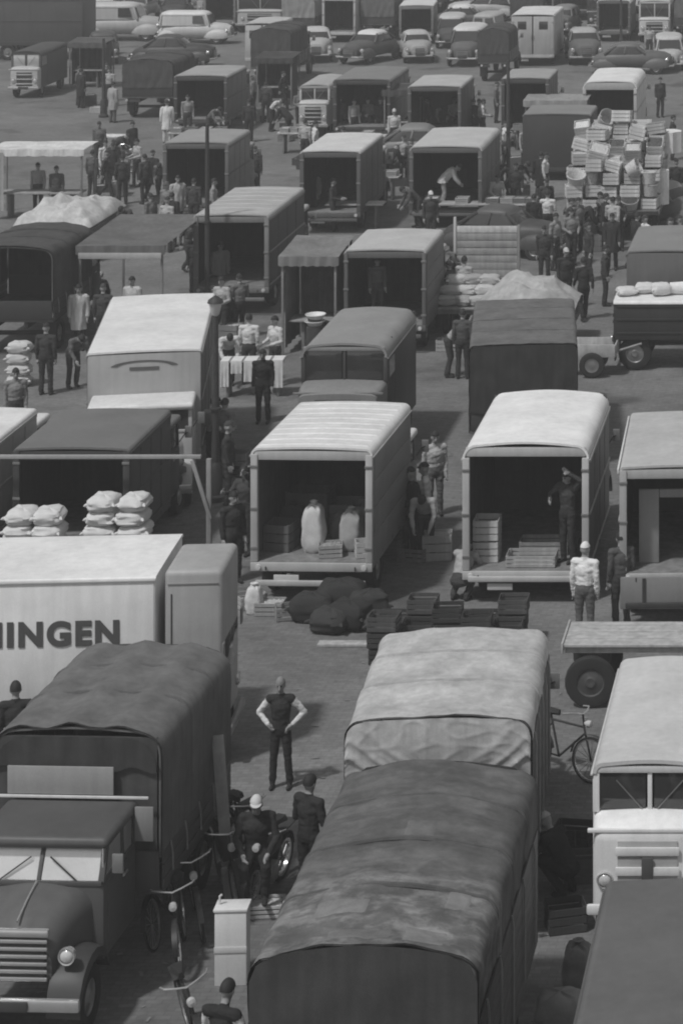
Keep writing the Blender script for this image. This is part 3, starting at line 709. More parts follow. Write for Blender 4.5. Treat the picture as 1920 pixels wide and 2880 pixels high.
# ------------------------------------------------------------------ bicycles, carts and goods
def bicycle(label, X, Y, rz, col=.03, lean=0.0, moped=False, name='bicycle', group=None, rim=CHROME, light=None):
    root = thing(name, label, 'bicycle' if not moped else 'moped', (X, Y, 0), rz, group)
    root.rotation_euler = (0, R(lean), rz)
    r, tw = (.34, .022) if not moped else (.32, .045)
    for y in (-.53, .53):
        w = P('wheel', MB().lathe([(r-tw*1.6, -tw*.6), (r-tw*.6, -tw), (r, -tw*.4), (r, tw*.4), (r-tw*.6, tw), (r-tw*1.6, tw*.6), (r-tw*1.6, -tw*.6)], 'X', (0, y, r), 30), RUBBER, root, smooth=True)
        P('rim', MB().lathe([(r-tw*2.4, -tw*.5), (r-tw*1.5, -tw*.72), (r-tw*1.5, tw*.72), (r-tw*2.4, tw*.5), (r-tw*2.4, -tw*.5)], 'X', (0, y, r), 30), rim, w, smooth=True)
        for k in range(8):
            a = PI*k/8; P('spoke', MB().bar((0, y-math.cos(a)*(r-tw*2), r-math.sin(a)*(r-tw*2)), (0.004, y+math.cos(a)*(r-tw*2), r+math.sin(a)*(r-tw*2)), .006), STEEL, w)
        P('mudguard', MB().loft([[(sx, y+math.cos(a)*(r+.03), r+math.sin(a)*(r+.03)) for sx in (-.035, 0, .035)] for a in [PI*(.05+.9*k/12) for k in range(13)]], closed=False), paint(col), root, smooth=True)
    f = MB()
    for a, b, q in (((0,-.53,r),(0,-.38,.78),.016),((0,-.38,.78),(0,-.34,.98),.016),((0,-.37,.80),(0,.20,.82),.018),((0,-.385,.70),(0,.05,.30),.018),((0,.05,.30),(0,.24,.90),.018),((0,.05,.30),(0,.53,r),.013),((0,.20,.78),(0,.53,r),.012)):
        f.tube([a, b], q, 8)
    P('frame', f, paint(col), root, smooth=True)
    P('handlebar', MB().tube([(-.28,-.16,1.02),(-.25,-.28,1.04),(-.12,-.34,1.02),(0,-.345,.99),(.12,-.34,1.02),(.25,-.28,1.04),(.28,-.16,1.02)], .013, 8), CHROME, root, smooth=True)
    P('saddle', MB().loft([[(sx*a, y, .93+zz) for sx, zz in ((-1,0),(-.6,.05),(.6,.05),(1,0),(.5,-.03),(-.5,-.03))] for y, a in ((.08,.03),(.18,.06),(.32,.11),(.38,.09))]), HAIR, root, smooth=True)
    P('carrier', MB().box(-.07,.07,.42,.82,.735,.755), IRON, root, bev=.006)
    P('head_lamp', MB().lathe([(0.001,-.07),(.05,-.06),(.055,0),(.02,.06),(0.001,.06)], 'Y', (0,-.44,.86), 14), LENS, root, smooth=True)
    if moped:
        P('engine', MB().box(-.12,.12,-.08,.16,.20,.46), STEEL, root, bev=.04)
        P('tank', MB().loft([[(x,y,z) for x, z in arch(-.10,.10,.62,.84,.07,4,.01)] for y in (-.30,-.15,.10,.18)]), paint(col), root, smooth=True)
    return root

def sack(label, X, Y, z=0.0, w=.55, d=.42, h=.30, v=.6, rz=0.0, group=None, parent=None):
    b = MB(); rings = []
    n = 28
    for i in range(17):
        a = -PI/2+PI*i/16; zz = math.sin(a); rr = abs(math.cos(a))**(.42 if h < w else .28) if abs(math.cos(a)) > 1e-4 else .001
        ring = []
        for k in range(n):
            t = 2*PI*k/n; c, s_ = math.cos(t), math.sin(t)
            x = math.copysign(abs(c)**.5, c)*rr*(1-.18*max(0, zz)*(h > w)); y = math.copysign(abs(s_)**.5, s_)*rr
            q = 1+.16*noise.noise(Vector((x*1.6+X*3, y*1.6+Y*3, zz*2+z*5)))+.09*noise.noise(Vector((x*4+X*3, y*4+Y, zz*5+z*5)))
            ring.append((x*w/2*q, y*d/2*q, h/2+zz*h/2*(1+.06*math.sin(k*1.3))))
        rings.append(ring)
    o = P('sack', b.loft(rings), cloth(v), None, smooth=True)
    if h > w: P('tied_neck', MB().lathe([(.06,h*.93),(.035,h*.99),(.03,h*1.02),(.075,h*1.10),(.05,h*1.115),(.001,h*1.05)], n=12), cloth(v), o, smooth=True)
    else:
        for sx in (-1, 1): P('corner', MB().tube([(sx*w*.40,-d*.28,h*.5),(sx*w*.50,-d*.40,h*.52),(sx*w*.55,-d*.45,h*.5)], [.05,.03,.008], 8), cloth(v), o, smooth=True)
    o.location = (X, Y, z); o.rotation_euler = (0, 0, rz)
    return tag(o, label, 'sack', group)

CRATE = {}
def crate(label, X, Y, z=0.0, w=.55, d=.40, h=.28, v=.2, rz=0.0, group=None, fill=None):
    k = (w, d, h)
    if k not in CRATE:
        n = 3; hh = h/n; sl = MB().box(-w/2,w/2,-.007,.007,.0,hh-.018).mesh(.003); se = MB().box(-.007,.007,-d/2+.008,d/2-.008,0,hh-.018).mesh(.003)
        CRATE[k] = (MB().box(-w/2+.008,w/2-.008,-d/2+.008,d/2-.008,0,.012).mesh(), sl, se, hh, MB().box(-.015,.015,-.015,.015,.012,h).mesh())
    base, sl, se, hh, po = CRATE[k]; m = wood(v)
    o = put('crate', base, m); o.location = (X, Y, z); o.rotation_euler = (0, 0, rz); tag(o, label, 'crate', group)
    for i in range(3):
        for s_ in (-1, 1):
            put('slat', sl, m, o, Matrix.Translation((0, s_*(d/2+.0), .014+i*hh))); put('slat', se, m, o, Matrix.Translation((s_*(w/2-.0), 0, .014+i*hh)))
    for a in (-1, 1):
        for b in (-1, 1): put('corner_post', po, m, o, Matrix.Translation((a*(w/2-.025), b*(d/2-.025), 0)))
    if fill is not None:
        f = MB(); nn = 14
        f.loft([[(-w/2+.03+(w-.06)*i/nn, -d/2+.03+(d-.06)*j/10, h-.04+.05*noise.noise(Vector((i*.9+X, j*.9, 1)))) for i in range(nn+1)] for j in range(11)], closed=False)
        P('contents', f, cloth(fill), o, smooth=True)
    return o

BASK = {}
def basket(label, X, Y, z=0.0, r=.28, h=.36, v=.45, group=None, lid=False, tilt=0.0, rz=0.0):
    k = (r, h, lid)
    if k not in BASK:
        pr = [(0.001,.0),(r*.78,.0)]
        for i in range(1, 9): pr.append((r*(.78+.2*i/8)+(.006 if i % 2 else -.006), h*i/8))
        pr += [(r*1.03,h+.015),(r*.98,h+.03)]
        pr += [(r*.9,h),(r*.72,.03),(0.001,.03)] if not lid else [(r*.8,h+.05),(r*.3,h+.07),(0.001,h+.075)]
        BASK[k] = MB().lathe(pr, n=18).mesh(0, 2, True)
        BASK[(k, 1)] = MB().tube([(-r,0,h),(-r*1.08,0,h+.06),(-r*.9,.0,h+.1),(-r*.8,0,h+.06)], .015, 6).mesh(0, 2, True)
    o = put('basket', BASK[k], mat(v, .85, .35, 22, .5, fine=.25, name='wicker')); o.location = (X, Y, z); o.rotation_euler = (R(tilt), 0, rz)
    put('handle', BASK[(k, 1)], mat(v*.8, .85, .35, 22, .5, fine=.25, name='wicker'), o); 
    put('handle', BASK[(k, 1)], mat(v*.8, .85, .35, 22, .5, fine=.25, name='wicker'), o, Matrix.Rotation(PI, 4, 'Z'))
    return tag(o, label, 'basket', group)

def lamp_post(label, X, Y, h=4.0, r=.06, head=True):
    root = thing('lamp_post', label, 'lamp post', (X, Y, 0))
    P('foot', MB().lathe([(0.001,0),(r*2.6,0),(r*2.6,.10),(r*1.9,.14),(r*1.7,.7),(r*1.1,.8),(0.001,.8)], n=16), IRON, root, smooth=True)
    P('pole', MB().lathe([(r,.78),(r*.95,h*.5),(r*.7,h)], n=14, cap=True), mat(.05,.6,.2,5,.05,name='post_paint'), root, smooth=True)
    P('collar', MB().lathe([(r,h*.5-.03),(r*1.5,h*.5-.02),(r*1.5,h*.5+.02),(r,h*.5+.03)], n=14), IRON, root, smooth=True)
    if head:
        P('lantern', MB().lathe([(.04,h),(.09,h+.05),(.14,h+.28),(.001,h+.28)], n=14), LENS, root, smooth=True)
        P('lantern_cap', MB().lathe([(.17,h+.28),(.15,h+.34),(.04,h+.42),(.001,h+.44)], n=14), IRON, root, smooth=True)
    return root

def board(name, label, cat, p, q, w, th, v, m=None):
    """a plank, pole or board between two points"""
    p, q = Vector(p), Vector(q); mid = (p+q)/2
    o = P(name, MB().bar(p-mid, q-mid, w, th), m or wood(v), None, bev=min(.006, th*.2)); o.location = mid
    return tag(o, label, cat)

def wagon(label, X, Y, Wd, L, zb, v, rz=0.0, r=.40, wheels_on='X', sides=0.0, name='wagon', shaft=True):
    root = thing(name, label, 'wagon', (X, Y, 0), rz)
    n = max(3, round(L/.16)); m = wood(v)
    for k in range(n):
        P('deck_plank', MB().box(-Wd/2,Wd/2,L*k/n+.004,L*(k+1)/n-.004,zb-.045,zb-.003*(k % 2)), m, root, bev=.004)
    for y in (.12, L-.12): P('deck_beam', MB().box(-Wd/2+.02,Wd/2-.02,y-.05,y+.05,zb-.16,zb-.047), m, root, bev=.008)
    for sx in (-1, 1):
        P('side_rail', MB().box(sx*(Wd/2+.02)-.018,sx*(Wd/2+.02)+.018,-.02,L+.02,zb-.14,zb+.03), m, root, bev=.008)
    if wheels_on == 'X':
        for sx in (-1, 1):
            for y in (L*.2, L*.8): wheel(root, sx*(Wd/2-.18), y, min(r, zb-.2), .18)
    else:
        for sx in (-1, 1):
            for y in (-.06, L+.06): wheel(root, sx*(Wd/2-.45), y, r, .16, axis='Y', hub=mat(.07, .6, .3, 5, .1, name='rusty_hub'))
    if sides:
        k = 3
        for i in range(k):
            for sx in (-1, 1): P('side_plank', MB().box(sx*(Wd/2)-.015,sx*(Wd/2)+.015,.02,L-.02,zb+.005+sides*i/k,zb+sides*(i+1)/k-.01), m, root, bev=.004)
            P('end_plank', MB().box(-Wd/2+.02,Wd/2-.02,-.016,.016,zb+.005+sides*i/k,zb+sides*(i+1)/k-.01), m, root, bev=.004)
    if shaft: P('shaft', MB().tube([(0,-.0,zb-.2),(0,-.7,zb-.3)], .04, 8), m, root, smooth=True)
    return root
# ------------------------------------------------------------------ a van or bus whose nose faces the camera
def front_van(label, X, Y, Wd, L, zt, ws0, wall, roof, rz=0.0, nose=.35, zb=.45, glass=GLASS, bars=4, bar_m=CHROME, cat='van', rr=.16, nose_v=None, name='van', emblem=False, wiper=True, bump=True, fat=.03, grille_m=None):
    root = thing(name, label, cat, (X, Y, 0), rz)
    wm, rm = paint(wall), paint(roof); nm = paint(nose_v) if nose_v is not None else wm
    hw = Wd/2; ze = zt-rr
    sec = arch(-hw, hw, ze, zt, rr, 6, .04); sec_in = arch(-hw+.05, hw-.05, ze, zt-.05, rr-.05, 6, .04)[::-1]
    P('roof', MB().loft([[(x,y,z) for x, z in sec+sec_in] for y in np.linspace(-.05, L, 8)]), rm, root, smooth=True)
    for sx in (-1, 1):
        P('roof_gutter', MB().box(sx*(hw+.012)-.016,sx*(hw+.012)+.016,-.05,L,ze-.03,ze-.003), rm, root, bev=.005)
        sp = P('side_panel', MB().box(sx*(hw-.03)-.03,sx*(hw-.03)+.03,.03,L-.02,zb,ze-.003), wm, root, bev=.012)
        P('side_window', MB().box(sx*(hw+.001)-.006,sx*(hw+.001)+.006,.18,.85,ws0,ze-.08), glass, sp)
        P('door_seam', MB().box(sx*(hw+.001)-.004,sx*(hw+.001)+.004,.90,.92,zb+.1,ze-.06), IRON, sp)
        P('corner_post', MB().box(sx*(hw-.045)-.045,sx*(hw-.045)+.045,-.03,.06,ws0-.04,ze+.03), wm, root, bev=.015)
        P('windscreen', MB().box(sx*(hw*.5-.02)-hw*.5+.075,sx*(hw*.5-.02)+hw*.5-.075,-.005,.012,ws0,zt-.13), glass, root, bev=.004)
        if wiper: P('wiper', MB().bar((sx*.10,-.02,ws0+.01),(sx*(.10+hw*.45),-.02,zt-.24),.014,.014), STEEL, root)
        lamp(root, sx*hw*.74, -nose-.01, zb+.38, .10)
        wheel(root, sx*(hw-.13), .35, .34, .2); wheel(root, sx*(hw-.13), L-.7, .34, .2)
    P('windscreen_post', MB().box(-.03,.03,-.02,.03,ws0-.02,zt-.12), wm, root, bev=.008)
    P('header', MB().box(-hw+.05,hw-.05,-.04,.04,zt-.14,zt-.05), rm, root, bev=.015)
    P('bulkhead', MB().box(-hw+.08,hw-.08,1.0,1.04,zb+.05,zt-.06), mat(.06,.8), root)
    P('back_panel', MB().box(-hw+.02,hw-.02,L-.04,L,zb,zt-.06), wm, root)
    P('floor', MB().box(-hw+.07,hw-.07,.04,L-.05,zb,zb+.05), mat(.06,.8), root)
    P('nose', MB().loft([[(x,y,z) for x, z in arch(-hw*a,hw*a,zb-.02,ws0-.02-dz,.12,5,.03)] for y, a, dz in ((.05,.99,0),(-nose*.5,.97,.03),(-nose*.9,.92,.09),(-nose,.88,.14))]), nm, root, smooth=True)
    g0, g1 = zb+.12, ws0-.26
    gr = P('grille', MB().box(-hw*.52,hw*.52,-nose-.025,-nose+.02,g0,g1), grille_m or IRON, root, bev=.01)
    for k in range(bars):
        z = g0+(g1-g0)*(k+.5)/bars; P('grille_bar', MB().box(-hw*.55,hw*.55,-nose-.055,-nose-.027,z-fat,z+fat), bar_m, gr, bev=.008)
    if emblem: P('emblem', MB().box(-.075,.075,-nose-.078,-nose-.05,(g0+g1)/2-.17,(g0+g1)/2+.19), mat(.08,.4,name='emblem'), root, bev=.02)
    P('waist_bar', MB().box(-hw-.03,hw+.03,-nose*.9-.05,-nose*.9+.005,ws0-.16,ws0-.11), bar_m, root, bev=.01)
    if bump:
        P('bumper', MB().box(-hw-.03,hw+.03,-nose-.16,-nose-.09,zb-.02,zb+.12), bar_m, root, bev=.03)
        plate(root, 0, -nose-.18, zb+.05)
    return root

def rf(xl, xr, y, z):
    s = (y-HORIZON_Y)/(CAM_H-z); return dict(X=((xl+xr)/2-AXIS_X)/s, Y=FOCAL/s, Wd=(xr-xl)/s)
def text_mesh(txt, size, depth=.004, spacing=1.0, bold=.012):
    c = bpy.data.curves.new('lettering', 'FONT'); c.body = txt; c.size = size; c.extrude = depth; c.offset = bold; c.space_character = spacing
    c.align_x = 'RIGHT'
    o = bpy.data.objects.new('lettering_source', c); COL.objects.link(o); bpy.context.view_layer.update()
    me = bpy.data.meshes.new_from_object(o.evaluated_get(bpy.context.evaluated_depsgraph_get()))
    bpy.data.objects.remove(o); bpy.data.curves.remove(c); me.materials.clear(); return me

# ================================================================== the nearest row
t = canvas_lorry('grey canvas lorry with snub cab, split windscreen and chrome grille, facing the camera', -10.0, 33.4, 2.25, 3.1, 3.0, .15, .085, rz=R(-2.5),
    near='open', far='closed', cab_at='near', longi=.030, sag=.002, wr=.010, seed=2, r=.30, crown=.06,
    cabargs=dict(w=1.66, D=1.25, zt=2.15, belt=1.64, hood=.78, zb=.66, glass=GLASS_SKY, rake=.16, bars=6, roof=paint(.085), hood_m=paint(.10), fender_m=paint(.05)))
P('name_board', MB().box(-.86,.52,-.10,-.07,2.2,2.56), paint(.30), t, bev=.01)
P('roof_rail', MB().box(-1.0,.98,-.13,-.105,2.165,2.20), paint(.62), t, bev=.006)
P('side_lamp_board', MB().box(.86,1.10,-.30,-.27,1.70,2.14), paint(.22), t, bev=.01)
P('front_cloth', MB().loft([[(-1.06+2.12*k/30, -.03-.02*math.sin(k*1.1)*(1-j/4), 2.92-.30*abs(k/15-1)**7+(2.50-2.92+.30*abs(k/15-1)**7)*j/4+(.04*math.sin(k*.8) if j == 4 else 0)) for j in range(5)] for k in range(31)], closed=False), canvas(.055), t, smooth=True)
P('front_board', MB().box(-1.05,1.05,.02,.06,1.0,2.9), wood(.07), t)

canvas_lorry('long dark canvas lorry with patched worn tilt, open end towards the camera', -5.11, 27.08, 2.41, 4.95, 3.0, .125, .04, side_h=1.35, boards=6, flap_cv=.06, near='closed', far='closed', cab_at='near', sag=.022, wr=.05, seed=5, bow=.85, r=.24, crown=.14)
t = bpy.data.objects[[o.name for o in COL.objects if o.get('label', '').startswith('long dark canvas lorry')][0]]
wm_ = canvas(.125).copy(); wm_.name = 'worn_tilt'
n = wm_.node_tree.nodes; l = wm_.node_tree.links; p = n['Principled BSDF']; src = p.inputs['Base Color'].links[0].from_socket
tc = n.new('ShaderNodeTexCoord'); sx_ = n.new('ShaderNodeSeparateXYZ'); l.new(tc.outputs['Object'], sx_.inputs[0])
def worn(lo, hi, a, b, sc, det, stretch):
    mp = n.new('ShaderNodeMapping'); mp.inputs['Scale'].default_value = stretch; l.new(tc.outputs['Object'], mp.inputs[0])
    k = n.new('ShaderNodeTexNoise'); k.inputs['Scale'].default_value = sc; k.inputs['Detail'].default_value = det; k.inputs['Roughness'].default_value = .65; l.new(mp.outputs[0], k.inputs['Vector'])
    r_ = n.new('ShaderNodeMapRange'); r_.inputs['From Min'].default_value = lo; r_.inputs['From Max'].default_value = hi; r_.inputs['To Min'].default_value = a; r_.inputs['To Max'].default_value = b
    l.new(k.outputs[0], r_.inputs['Value']); return r_.outputs[0]
def mth(op, a, b):
    k = n.new('ShaderNodeMath'); k.operation = op
    for i, v in enumerate((a, b)):
        if isinstance(v, float): k.inputs[i].default_value = v
        else: l.new(v, k.inputs[i])
    return k.outputs[0]
band = n.new('ShaderNodeMapRange'); band.inputs['From Min'].default_value = 2.3; band.inputs['From Max'].default_value = 1.5; l.new(sx_.outputs['Y'], band.inputs['Value'])
f = mth('MULTIPLY', src, worn(.42, .62, .80, 1.15, 1.3, 8, (1, 2.2, 1)))
f = mth('MULTIPLY', f, mth('ADD', mth('MULTIPLY', band.outputs[0], worn(.45, .58, .05, .95, 2.4, 8, (1, 1.3, 1))), 1.0))
l.new(f, p.inputs['Base Color'])
for c in t.children:
    if c.name.startswith('canvas_cover'): c.material_slots[0].link = 'OBJECT'; c.material_slots[0].material = wm_
from mathutils.bvhtree import BVHTree
cv_ = [c for c in t.children if c.name.startswith('canvas_cover')][0].data
bv = BVHTree.FromPolygons([v.co.copy() for v in cv_.vertices], [list(q.vertices) for q in cv_.polygons])
def onto(x, y):
    h = bv.ray_cast(Vector((x, y, 5)), Vector((0, 0, -1))); return h[0].z if h[0] is not None else 3.0
for (x, y, w_, d_, v_) in ((.58, .32, .44, .40, .21), (-.42, .95, .60, .34, .19), (.1, 2.9, .36, .5, .15), (.80, 1.25, .26, .5, .23), (-.1, .28, .7, .22, .17)):
    P('patch', MB().loft([[(x-w_/2+w_*i/12, y-d_/2+d_*j/12, onto(x-w_/2+w_*i/12, y-d_/2+d_*j/12)+(.007 if 0 < i < 12 and 0 < j < 12 else -.004)) for i in range(13)] for j in range(13)], closed=False), canvas(v_), t, smooth=True)
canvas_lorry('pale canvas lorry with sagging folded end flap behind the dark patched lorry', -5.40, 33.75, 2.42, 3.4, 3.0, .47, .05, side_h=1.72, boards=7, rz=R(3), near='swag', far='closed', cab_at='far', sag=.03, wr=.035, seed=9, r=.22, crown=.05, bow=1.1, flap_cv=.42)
front_van('pale delivery van with dark split windscreen and shining bars across its nose', -2.68, 34.1, 1.5, 3.9, 2.32, 1.70, .70, .56, nose=.38, zb=.55, emblem=True, bars=3, rr=.14, nose_v=.80, bar_m=paint(.76), fat=.055, glass=GLASS, grille_m=paint(.42))
box_van('lorry with flat plain grey roof filling the corner beside the bright-nosed van', -1.62, 22.9, 2.3, 6.0, .95, 3.0, .10, .115, near='panel', cab_at='near', rr=.10)

# ================================================================== the lettered lorry and its neighbours
Xr, Yn = -10.68, FOCAL/184.2
t = box_van('white box lorry parked sideways with dark capital lettering on its side', Xr-1.115*math.sin(R(4)), Yn+1.115*math.cos(R(4)), 2.23, 4.7, .85, 3.0, .74, .76, rz=R(94), near='panel', cab_at=None, rr=.035, crown=.01, trim=.50)
side = [c for c in t.children if c.name.startswith('side_panel')][0]
for c in list(side.children): bpy.data.objects.remove(c)
tm = text_mesh('GRONINGEN', .50, .004, 1.18, .024)
TL = Matrix.Translation((-1.115-.012, .50, 1.995)) @ Matrix.Rotation(-PI/2, 4, 'Z') @ Matrix.Rotation(PI/2, 4, 'X')
P_ = put('lettering', tm, mat(.075, .6, .1, 5, 0, name='letter_paint'), side, TL)
c = P('cab_body', MB().box(-1.08,.33,-1.04,-.15,.62,3.08), paint(.34), t, bev=.09, seg=4)
P('cab_gutter', MB().box(-1.095,.345,-.97,-.2,2.86,2.885), paint(.22), t, bev=.006)
for sx in (-1, 1):
    xx = -1.083 if sx < 0 else .333
    P('cab_window', MB().box(xx-.008,xx+.008,-.95,-.35,1.30,1.78), GLASS, t, bev=.004)
    P('door_seam', MB().box(xx-.006,xx+.006,-.27,-.25,.8,2.72), IRON, t)
    P('handle', MB().box(xx+sx*.022-.02,xx+sx*.022+.02,-.48,-.36,1.14,1.17), CHROME, t, bev=.006)
    P('mirror', MB().box(xx+sx*.12-.06,xx+sx*.12+.06,-1.08,-1.05,1.75,2.0), STEEL, t, bev=.01)
    wheel(t, (-.9 if sx < 0 else .16), -.58, .42, .22)
    lamp(t, (-.85 if sx < 0 else .12), -1.05, 1.0, .1)
P('windscreen', MB().box(-.92,.18,-1.052,-1.035,1.4,1.95), GLASS, t, bev=.004)
P('bumper', MB().box(-1.05,.30,-1.16,-1.08,.5,.64), STEEL, t, bev=.02)

t = box_van('open-backed lorry with ribbed white roof, light posts and white sacks inside', Wd=2.24, X=-9.89, Y=47.4, L=3.36, zf=.83, zt=2.9, wall=.19, roof=.68, rz=R(-2), trim=.42, inner=.10, ribs=9, wood_side=4, rr=.13)
t = box_van('open-backed van with smooth gleaming white rounded roof', Wd=2.32, X=-6.02, Y=47.65, L=3.9, zf=.60, zt=2.9, wall=.16, roof=.80, trim=.46, inner=.07, rr=.26, crown=.06)
t = box_van('open-backed van with pale grey roof and a light-coloured inner frame', Wd=2.2, X=-3.07, Y=46.2, L=3.8, zf=1.02, zt=2.9, wall=.25, roof=.46, rz=R(2), trim=.38, inner=.06, rr=.08, tail=.22)
P('inner_frame', MB().box(-.78,-.42,.5,.56,1.03,2.35), paint(.28), t, bev=.01)
P('inner_frame', MB().box(-.41,.3,.5,.56,2.2,2.35), paint(.28), t, bev=.01)
P('trim_strip', MB().box(-1.14,-1.108,-.04,3.7,2.78,2.87), paint(.66), t, bev=.006)

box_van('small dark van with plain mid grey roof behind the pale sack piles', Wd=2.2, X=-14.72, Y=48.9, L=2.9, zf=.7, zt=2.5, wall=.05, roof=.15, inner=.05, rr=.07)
box_van('white-roofed van half hidden behind the small grey-roofed van', Wd=2.2, X=-17.42, Y=48.95, L=2.95, zf=.7, zt=2.5, wall=.4, roof=.74, inner=.06, rr=.07)
t = thing('stall_frame', 'bare timber stall frame with long top rail and slanting brace by the sack counter', 'stall', (-14.1, 48.55, 0))
wm = wood(.26)
P('top_rail', MB().box(-2.3,1.9,-.035,.035,2.40,2.47), paint(.32), t, bev=.008)
for x in (-2.05, 2.05): P('post', MB().bar((x,0,0),(x,0,2.40),.09,.09), wm, t, bev=.008)
P('brace', MB().bar((1.75,-.06,2.38),(2.10,-.10,1.3),.07,.05), wm, t, bev=.006)
P('brace', MB().bar((-1.9,-.06,2.2),(-2.1,-.10,1.2),.06,.05), wm, t, bev=.006)
t = thing('counter', 'low timber counter under the piles of white sacks', 'counter', (-14.2, 47.75, 0))
P('top', MB().box(-1.55,1.45,-.42,.42,.86,.92), wood(.3), t, bev=.008)
for x in (-1.4, -.05, 1.3): P('leg', MB().box(x-.05,x+.05,-.36,.36,0,.858), wood(.2), t, bev=.008)
for i, (x0, wd, nl) in enumerate(((-15.02, .98, 3), (-13.50, 1.10, 4))):
    for k in range(nl):
        for q in range(2):
            sack('white stuffed sack in the %s pile on the counter beside the lettered lorry' % ('taller rounded' if i else 'lower square'), x0+(q-.5)*wd*.52+random.uniform(-.03,.03), 47.75+random.uniform(-.04,.04), .92+k*.255, wd*.55*(1-.05*k*i), .70, .28, .60, random.uniform(-.08,.08), group='sacks in the taller pile' if i else 'sacks in the lower pile')

t = box_van('tall white box lorry with arched sign on its front and white cab roof', Wd=2.33, X=-14.95, Y=54.75, L=5.8, zf=.9, zt=3.0, wall=.10, roof=.74, rz=R(11), trim=.30, near='panel', cab_at='near', rr=.05, crown=.02,
    cabargs=dict(w=2.1, D=1.0, zt=2.12, belt=1.55, hood=.45, zb=.6, body=paint(.5), roof=paint(.68)))
[c for c in t.children if c.name.startswith('near_panel')][0].data.materials[0] = paint(.36)  # front set paler; the dark side walls have their shade put into the colour
sg = P('sign_arch', MB().loft([[(r_*math.cos(a)*1.0, y_, 2.66+(r_*.42-.02)*math.sin(a)*.55) for a in [PI*(.06+.88*k/20) for k in range(21)]] for y_, r_ in ((-.024,.56),(-.03,.56),(-.03,.70),(-.024,.70))], closed=False), mat(.10,.6,.1,5,0,name='letter_paint'), t)
P('sign_bar', MB().box(-.30,.30,-.032,-.022,2.60,2.67), mat(.10,.6,.1,5,0,name='letter_paint'), t)
lamp_post('slim dark post with pale lantern standing beside the tall white box lorry', -13.32, 54.2, 3.85, .085)

front_van('dull grey rounded van with wide dark windscreen between the open lorry and the box lorry', -11.1, 56.6, 1.88, 3.7, 2.72, 1.95, .06, .26, wiper=False, nose=.75, zb=.5, rr=.28, bars=4, bar_m=STEEL, nose_v=.22)
canvas_lorry('dark canvas lorry with flat mid grey top behind the white rounded van', -7.15, 56.2, 2.33, 4.7, 2.8, .145, .05, rz=R(7), near='closed', far='closed', cab_at='far', flap_cv=.045, sag=.01, wr=.012, r=.10, crown=.02, seed=12)
box_van('black delivery van with white roof parked sideways beyond the pale open van', Wd=1.7, X=-6.05, Y=66.45, L=3.4, zf=.92, zt=1.78, wall=.035, roof=.74, rz=R(-90), near='doors', rr=.08, trim=.03, axle=.50)
t = P('rolled_sheet', MB().tube([(-.8,0,.16),(-.3,.03,.17),(.3,-.02,.17),(.8,.02,.16)], [.15,.17,.16,.14], 12), cloth(.7), None, smooth=True); t.location = (-3.9, 66.3, 1.80); tag(t, 'white rolled sheet lying on the roof of the black delivery van', 'sheet')
t = thing('hand_cart', 'small pale two-wheeled hand cart standing by the black delivery van', 'cart', (-6.55, 65.4, 0))
P('tray', MB().box(-.55,.55,-.4,.4,.50,.56), wood(.5), t, bev=.01)
for y in (-.42, .42): P('side_board', MB().box(-.57,.57,y-.02,y+.02,.5,.82), wood(.42), t, bev=.008)
for x in (-.57, .57): P('end_board', MB().box(x-.018,x+.018,-.395,.395,.5,.8), wood(.42), t, bev=.008)
for y in (-.52, .52): wheel(t, 0, y, .32, .07, axis='Y')
P('shaft', MB().tube([(.55,0,.55),(1.2,0,.75)], .03, 8), wood(.3), t, smooth=True)
P('prop_leg', MB().bar((-.5,0,0),(-.5,0,.498),.06,.06), wood(.3), t)

wagon('flat timber wagon with pale plank deck and one big wheel behind the pale delivery van', -2.75, 42.45, 4.0, 1.15, 1.0, .42, r=.42, wheels_on='Y', shaft=False)

# ================================================================== the third row
box_van('open-backed van with weathered pale roof and slatted grey side, hatch dark', Wd=2.13, X=-12.2, Y=67.6, L=2.9, zf=.75, zt=2.7, wall=.13, roof=.48, inner=.06, rr=.10, trim=.12, wood_side=4, post_w=.10)
stall('narrow stall with plain grey awning squeezed beside the weathered pale-roofed van', -14.15, 67.4, 1.45, 2.2, 2.5, .20, slope=.15, walls=True)
box_van('dark open-backed lorry with pale striped roof and long black side', Wd=2.1, X=-17.3, Y=72.2, L=4.6, zf=.8, zt=2.8, wall=.03, roof=.40, inner=.05, rr=.08, ribs=7, trim=.20)
canvas_lorry('very dark canvas lorry with sooty tilt standing past the stall with sign strip', -21.85, 67.2, 2.3, 3.4, 2.8, .075, .04, near='open', far='closed', cab_at='far', seed=20, sag=.04, wr=.03)
t = stall('market stall with sagging dark grey awning and pale sign strip along its front', -19.45, 68.9, 2.25, 4.2, 2.5, .14, slope=.1, sag=.16, walls=False)
P('sign_strip', MB().box(-1.1,1.1,-.075,-.05,2.22,2.38), paint(.42), t, bev=.006)
t = wagon('slatted pale flat wagon with tall plank headboard and heaped sacks', -10.2, 69.3, 1.9, 3.3, .8, .25, sides=0)
for k in range(8): P('headboard_plank', MB().box(-.86,.82,3.0-.02,3.0+.02,.85+k*.205,.85+(k+1)*.205-.02), wood(.34 if k < 7 else .6), t, bev=.005)
P('headboard_post', MB().box(-.94,-.87,2.95,3.05,.83,2.72), paint(.5), t, bev=.006)
P('headboard_post', MB().box(.83,.90,2.95,3.05,.83,2.5), wood(.3), t, bev=.006)
for k in range(16):
    lay = 0 if k < 8 else (1 if k < 13 else 2); q = k-(0, 8, 13)[lay]
    sack('pale sack heaped on the flat wagon with the plank headboard', -10.95+.45*(q % 4)+.1*lay, 69.75+.62*(q//4)+.25*lay, .80+.23*lay, .58, .46, .27, random.choice((.34, .42, .5)), random.uniform(-.5, .5), group='sacks on the flat wagon')
